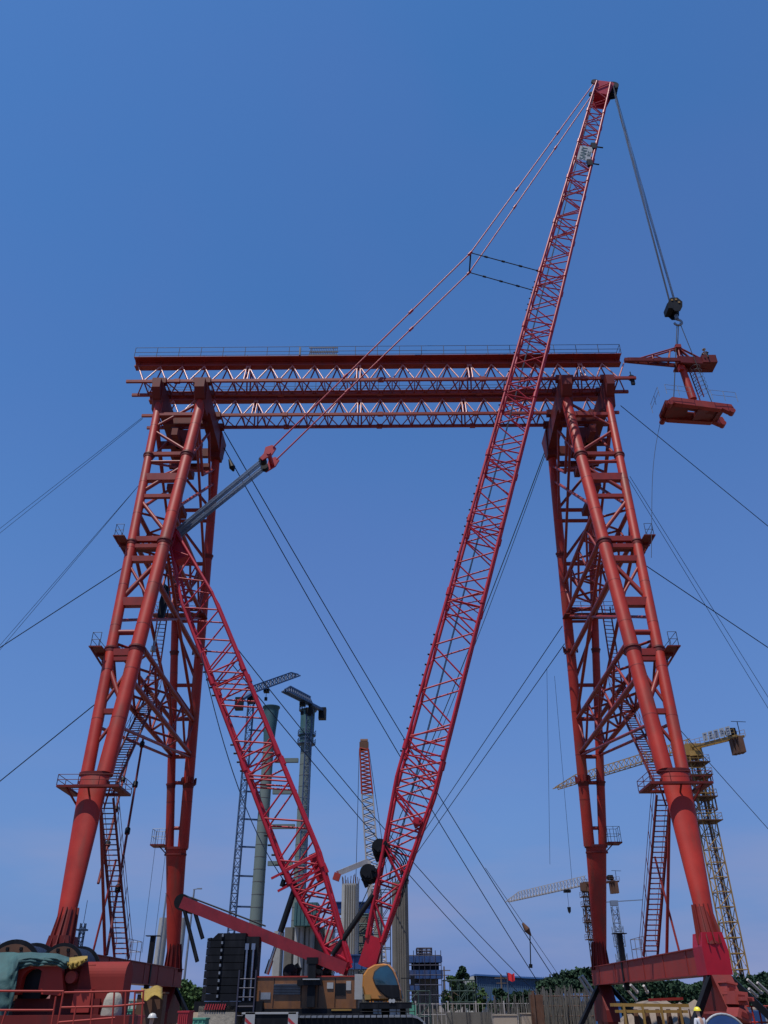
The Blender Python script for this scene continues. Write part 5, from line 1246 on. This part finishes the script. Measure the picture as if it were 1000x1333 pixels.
q.loft([[V((p.x, 60, z))+V((math.cos(6.283*i/n)*r*rnd.uniform(.8, 1.15), math.sin(6.283*i/n)*r*rnd.uniform(.8, 1.15), 0)) for i in range(n)] for z, r in ((0, 1.9), (.8, 1.7), (1.5, 1.3), (2.2, .8), (p.z+.1, .3))]); tag(q.build('stone_heap', 'sack'), 'pale heap of earth right of the red boxes', 'heap')
# yellow bundles of bars with a red and yellow frame on top
a, b = onY(797, 1308, 47), onY(893, 1308, 47); T = thing('rebar_rack', ((a.x+b.x)/2, 47, 0), 'rusty yellow rack of bundled bars under the right base beam', 'rack'); z1 = a.z
for k, yy in enumerate((46.6, 47.4)):
    MB().beam((a.x, yy, z1), (b.x, yy, z1-.05), .12, .14).build('rail', 'yellow_steel', T); MB().beam((a.x+.2, yy, z1-.28), (b.x-.1, yy, z1-.3), .1, .12).build('rail', 'yellow_steel', T)
q = MB(); rnd = random.Random(2)
for k in range(220):
    x = a.x+(b.x-a.x)*rnd.uniform(.1, .98); g_ = round((x-a.x)/.55)*.55+a.x; q.tube((g_+rnd.uniform(-.2, .2), 46.8+rnd.uniform(-.3, .4), 0), (x*.3+g_*.7, 46.9, z1-.2), .03, n=4, cap=False)
q.build('bars', 'rust', T)
q = MB()
for k in range(4): x = a.x+(b.x-a.x)*(.12+.25*k); q.beam((x, 46.5, 0), (x, 46.5, z1), .1)
q.build('rack_post', 'yellow_steel', T)
q = MB(); q.beam((a.x+(b.x-a.x)*.5, 47, z1+.2), (b.x-.1, 47, z1+.25), .12); q.build('rail', 'gantry_steel', T)
# red cabinets and gear by the right bogie
def cabinet(x0, y0, x1, y1, Y, label, m='salmon', d=1.4, rot=0, lid=True):
    a, b = onY(x0, y0, Y), onY(x1, y1, Y); c = ((a.x+b.x)/2, Y, (a.z+b.z)/2); rm = Matrix.Rotation(R(rot), 3, 'Y')
    T = thing('winch_box', (c[0], Y, b.z), label, 'box', 'red boxes by the right bogie'); q = MB(); q.box(c, (b.x-a.x, d, a.z-b.z), rm); q.build('housing', m, T)
    if lid: q = MB(); q.box(V(c)+rm @ V((0, 0, (a.z-b.z)/2+.04)), (b.x-a.x+.12, d+.12, .08), rm); q.build('lid', 'salmon', T)
    q = MB(); q.box(V(c)+rm @ V((0, -d/2-.02, 0)), ((b.x-a.x)*.5, .04, (a.z-b.z)*.5), rm); q.build('side_panel', 'gantry_dark', T)
cabinet(938, 1281, 952, 1296, 42.4, 'upper red box leaning against the right bogie', rot=12); cabinet(948, 1291, 968, 1308, 41.5, 'large red box behind the worker, right of the bogie', rot=6, lid=False); cabinet(962, 1298, 974, 1303, 40.6, 'flat orange plate box at the right of the red boxes', rot=4, lid=False)
cabinet(952, 1315, 972, 1328, 41, 'low pink red box right of the blue reel', rot=25, lid=False)
cabinet(926, 1320, 940, 1333, 41, 'low red box under the right bogie', 'hazard_red', rot=0)
p = onY(945, 1354, 38); T = thing('cable_reel', (p.x, 38, 0), 'large blue half hidden reel with a pale rim beside the worker', 'reel'); q = MB(); q.tube((p.x, 37.9, p.z-.05), (p.x, 38.3, p.z-.05), .88, n=32); q.build('disc', 'blue_form', T)
q = MB(); P = ring((p.x, 37.95, p.z-.05), .93, .93, 32, V((1, 0, 0)), V((0, 0, 1)))
for a_, b_ in zip(P, P[1:]+P[:1]): q.tube(a_, b_, .05, n=6)
q.build('rim', 'white_paint', T)
A = onY(990, 1316, 44); T = thing('container', (A.x, 44, 0), 'blue container with a pale end at the bottom right corner', 'container'); q = MB(); q.box((A.x, 45, A.z/2), (1.9, 2, A.z)); q.build('box_body', 'blue_form', T); q = MB(); q.box((A.x+.5, 43.97, A.z/2+.3), (.7, .05, .9)); q.build('door', 'white_paint', T)
a = onY(960, 1310, 43); T = thing('hand_rail', (a.x, 43, 0), 'small red hand rail between the red boxes and the blue container', 'railing'); q = MB(); railing(q, [(a.x, 43, 0), (a.x+1.6, 43, 0)], a.z, .35, .04, 3); q.build('rails', 'gantry_red', T)
# ================================================================ winch station bottom left
WY = 22.0
def wz(px, py, Y=WY): return onY(px, py, Y)
WS = thing('winch_station', (wz(60, 1300).x, WY, 0), 'red double drum winch on a raised deck in the bottom left corner', 'winch')
def wbox(name, m, x0, y0, x1, y1, Y0, d, rot=None): a, b = wz(x0, y0, Y0), wz(x1, y1, Y0); q = MB(); q.box(((a.x+b.x)/2, Y0+d/2, (a.z+b.z)/2), (b.x-a.x, d, a.z-b.z)); return q.build(name, m, WS)
for px, py, r, k in ((26, 1268, .74, 0), (90, 1262, .56, 1)):
    c = wz(px, py, WY+1.2); q = MB(); q.tube(c+V((0, -.6, 0)), c+V((0, .7, 0)), r*.82, n=32); dr = q.build('drum', 'rust', WS)
    for yy in (-.62, .7):
        q = MB(); q.tube(c+V((0, yy-.03, 0)), c+V((0, yy+.03, 0)), r, n=40)
        for i in range(10): th = i*.628; q.box(tuple(c+V((math.cos(th)*r*.75, yy-.05, math.sin(th)*r*.75))), (.07, .05, .07))
        fl = q.build('flange', 'black_steel', dr)
        if yy < 0: q = MB(); q.tube(c+V((0, yy-.04, 0)), c+V((0, yy-.032, 0)), r*.86, n=36); q.build('web_plate', 'rust', dr)
    q = MB()
    for i in range(15): q.tube(c+V((0, -.55+i*.08, 0)), c+V((0, -.51+i*.08, 0)), r*.88, n=28)
    q.build('wound_rope', 'wire', dr)
wbox('deck', 'gantry_dark', -30, 1322, 150, 1340, WY-.9, 1.6)
wbox('support_frame', 'gantry_dark', -30, 1338, 165, 1440, WY-.2, 3)
wbox('gear_case', 'gantry_dark', 20, 1300, 75, 1322, WY-.1, 1.5)
# arched bearing cheeks
def cheek(px0, px1, pyt, pyb, Y, m='gantry_red', th=.2):
    a, b = wz(px0, pyt, Y), wz(px1, pyb, Y); w = b.x-a.x; h = a.z-b.z; cx = (a.x+b.x)/2
    q = MB(); N_ = 12; cx -= w*.1; P = [(a.x+w*.12, a.z), (b.x-w*.12, a.z), (b.x, b.z+h*.1), (b.x-w*.05, b.z), (cx+w*.2, b.z+h*.05)]
    P += [(cx+w*.2*math.cos(math.pi*i/N_), b.z+h*.55+h*.38*math.sin(math.pi*i/N_)) for i in range(N_+1)]
    P += [(cx-w*.2, b.z+h*.05), (a.x+w*.02, b.z), (a.x, b.z+h*.1)]
    q.prism([(x, Y, z) for x, z in P], (0, th, 0)); return q.build('bearing_cheek', m, WS)
cheek(18, 82, 1258, 1296, WY-.55)
wbox('recess_shade', 'black_steel', 30, 1262, 52, 1300, WY-.3, .1)  # black sheet behind the arch stands for the shade inside it
wbox('side_case', 'gantry_red', 55, 1262, 72, 1290, WY-.52, 1.0)
q = MB(); a, b = wz(73, 1256, WY-.2), wz(114, 1322, WY-.2); q.prism([(a.x, WY-.2, b.z), (b.x, WY-.2, b.z), (b.x, WY-.2, a.z), (a.x+.1, WY-.2, a.z-.05), (a.x, WY-.2, a.z-.5)], (0, 1.8, 0)); q.build('gearbox', 'gantry_dark', WS)
q = MB(); a, b = wz(132, 1322, 19.8), wz(172, 1340, 19.8); q.box(((a.x+b.x)/2, 19.8, (a.z)/2), (b.x-a.x, .7, a.z)); q.build('side_step', 'gantry_dark', WS)
wbox('switch_box', 'pale_red', 97, 1288, 115, 1318, WY-.5, .3)
q = MB(); a, b = wz(112, 1252, WY), wz(160, 1322, WY+.0); r = .32; pts = [(WY-.3, b.z), (WY-.3, a.z-r)]+[(WY-.3+r-r*math.cos(math.pi*i/16), a.z-r+r*math.sin(math.pi*i/16)) for i in range(1, 17)]+[(WY-.3+2*r, b.z)]
q.prism([(a.x, y, z) for y, z in pts][::-1], (b.x-a.x, 0, 0)); q.sm = [True]*0+[False]*len(q.f); q.build('motor_cover', 'cover_red', WS)
q = MB(); c = wz(92, 1272, WY-.45); q.tube(c, c+V((0, .3, 0)), .13, n=14); q.build('shaft_end', 'pale_red', WS)
for px in (120, 140): q = MB(); a, b = wz(px, 1300, WY-.36), wz(px+8, 1322, WY-.36); q.box(((a.x+b.x)/2, WY-.36, (a.z+b.z)/2), (b.x-a.x, .08, a.z-b.z)); q.build('rib', 'gantry_dark', WS)
# tarpaulins
def tarp(poly_top, Y0, rows, label, m, cat, amp=.05, seed=1):
    rnd = random.Random(seed); P = []
    for j in range(rows+1):
        v = j/rows; row = []
        for i in range(91):
            u = i/90; k = u*(len(poly_top)-1); i0 = min(int(k), len(poly_top)-2); f = k-i0; T_ = [poly_top[i0][c_]+(poly_top[i0+1][c_]-poly_top[i0][c_])*f for c_ in range(3)]
            x, yt, yb = T_; py = yt+(yb-yt)*v; yy = Y0+(.9-2.2*v if v < .4 else 0)+amp*math.sin(u*31+v*4)*v+amp*.7*math.sin(u*13+2*v)+amp*.8*abs(math.sin(u*29+v*7+2*math.sin(v*5)))*(.3+v)+amp*.6*abs(math.sin(u*11-v*13))+amp*.08*rnd.uniform(-1, 1)
            row.append(wz(x, py, yy))
        P.append(row)
    q = MB(); q.sheet(P); o = q.build('tarpaulin', m); s_ = o.modifiers.new('t', 'SOLIDIFY'); s_.thickness = .012; return tag(o, label, cat)
tarp([(-12, 1241, 1330), (10, 1240, 1325), (18, 1240, 1300), (24, 1241, 1263), (40, 1240, 1257), (52, 1241, 1258), (60, 1241, 1256), (75, 1242, 1257), (84, 1245, 1262), (90, 1247, 1259)], WY-.75, 30, 'wrinkled green tarpaulin draped over the winch at the left edge', 'tarp_green', 'tarpaulin')
tarp([(87, 1248, 1256), (92, 1247, 1262), (100, 1246, 1260), (108, 1245, 1254), (114, 1245, 1250)], WY-.7, 8, 'yellow cloth lying over the winch corner', 'tarp_yellow', 'cloth', .04, 4)
# railing before the winch
RY = 16.5
def rl(name, pts, posts, label):
    T = thing(name, tuple(V((wz(pts[0], 1333, RY).x, RY, 0))), label, 'railing', 'red railings before the winch')
    for k, row in enumerate(pts[1]):
        q = MB()
        for (x0, y0), (x1, y1) in zip(row, row[1:]): q.tube(wz(x0, y0, RY), wz(x1, y1, RY), .017, n=8)
        q.build('rail', 'pale_red', T)
    for (x0, y0, x1, y1) in posts: a, b = wz(x0, y0, RY), wz(x1, y1, RY); d = (b-a).normalized(); MB().tube(a, a+d*((a.z-.0)/-d.z if d.z < 0 else 1), .017, n=8).build('post', 'pale_red', T)
rl('railing', (40, [[(-8, 1290), (83, 1290.5)], [(-8, 1315), (70, 1315)]]), [(8, 1316, 2, 1335), (73, 1297, 67, 1335), (83, 1290, 75, 1335)], 'red pipe railing at the far left corner')
rl('railing', (150, [[(84, 1292), (188, 1290)], [(80, 1311.5), (150, 1310), (188, 1306)], [(76, 1331), (150, 1325)]]), [(99, 1310, 95, 1335), (121, 1293, 118, 1335), (149, 1291, 146, 1335), (164, 1290, 162, 1335), (176, 1290, 173, 1335), (187, 1289, 184, 1335)], 'red pipe railing with many posts right of the winch')
# sacks and boxes behind the railing
def sackf(px, py, Y, w, d, h, label, m='sack', seed=1):
    p = onY(px, py, Y); rnd = random.Random(seed); q = MB(); n = 18; rs = []
    for z, f in ((0, .8), (.15, 1), (.5, 1.02), (.8, .93), (.95, .7), (1, .2)):
        rs.append([V((p.x+math.cos(6.283*i/n)*w/2*f*rnd.uniform(.93, 1.07), Y+math.sin(6.283*i/n)*d/2*f*rnd.uniform(.93, 1.07), p.z-h+h*z)) for i in range(n)])
    q.loft(rs); return tag(q.build('bulk_bag', m), label, 'bag')
sackf(149, 1291, 19.8, .40, .4, .75, 'beige bulk bag behind the railing, in front of the motor cover'); 
def crate(px0, py0, px1, py1, Y, label, m, nm='crate', d=1.0, h=None):
    a, b = onY(px0, py0, Y), onY(px1, py1, Y); q = MB(); z0 = max(0, b.z); q.box(((a.x+b.x)/2, Y, (a.z+z0)/2), (b.x-a.x, d, a.z-z0))
    for k in range(5): q.box((a.x+(b.x-a.x)*(k+.5)/5, Y-d/2-.02, (a.z+z0)/2), (.05, .05, a.z-z0-.1))
    q.box(((a.x+b.x)/2, Y, a.z+.03), (b.x-a.x+.08, d+.08, .06)); return tag(q.build(nm, m), label, 'box', 'boxes by the left tower')
crate(171, 1303, 198, 1345, 33, 'white ribbed box behind the railing', 'white_wall'); crate(158, 1316, 174, 1345, 32.5, 'light green box beside the white ribbed one', 'green_fence'); crate(196, 1311, 206, 1345, 34, 'dark blue box right of the white ribbed one', 'blue_form')
crate(166, 1325, 178, 1345, 27, 'red box low behind the railing', 'hazard_red')
q = MB(); P = [[onY(184+i*3.4, 1286+2.5*math.sin(i*.8)+j*(4.5+ .6*math.sin(i)), 31.5-.5*j+.1*math.sin(i*2+j)) for i in range(9)] for j in range(4)]; q.sheet(P); o = q.build('cloth', 'tarp_yellow'); o.modifiers.new('t', 'SOLIDIFY').thickness = .02; tag(o, 'orange yellow cloth draped on a stand behind the railing', 'cloth')
a = onY(190, 1290, 31.9); tag(MB().box((a.x+.25, 31.9, a.z/2-.05), (.9, .5, a.z-.1)).box((a.x+.25, 31.9, a.z-.06), (1.0, .6, .05)).build('stand', 'rust'), 'rusty stand carrying the yellow cloth', 'stand')
# black plant with white top and striped ends before the tracks
a, b = onY(319, 1319, 45), onY(386, 1319, 45); T = thing('generator', ((a.x+b.x)/2, 45, 0), 'low black box with white lid and red striped ends before the crane tracks', 'generator')
q = MB(); q.box(((a.x+b.x)/2, 45, a.z/2-.02), (b.x-a.x, 1.2, a.z-.1)); q.build('casing', 'black_steel', T); q = MB(); q.box(((a.x+b.x)/2, 45, a.z), (b.x-a.x+.1, 1.3, .07)); q.build('lid', 'white_paint', T)
for px in (319, 375):
    e = onY(px, 1321, 44.3); q = MB(); q.box((e.x+.24, 44.37, e.z-.5), (.46, .04, 1.2)); pn = q.build('striped_end', 'white_paint', T); q = MB()
    for k in range(4): zz = e.z-.25-.3*k; q.prism([(e.x+.02, 44.34, zz), (e.x+.46, 44.34, zz-.35), (e.x+.46, 44.34, zz-.2), (e.x+.02, 44.34, zz+.15)], (0, .008, 0))
    q.build('stripes', 'hazard_red', pn)
# clutter left of the counterweight
crate(236, 1318, 246, 1345, 40, 'small red crate left of the crane', 'hazard_red'); crate(242, 1327, 268, 1345, 43, 'pale green low box in front of the counterweight', 'green_fence')
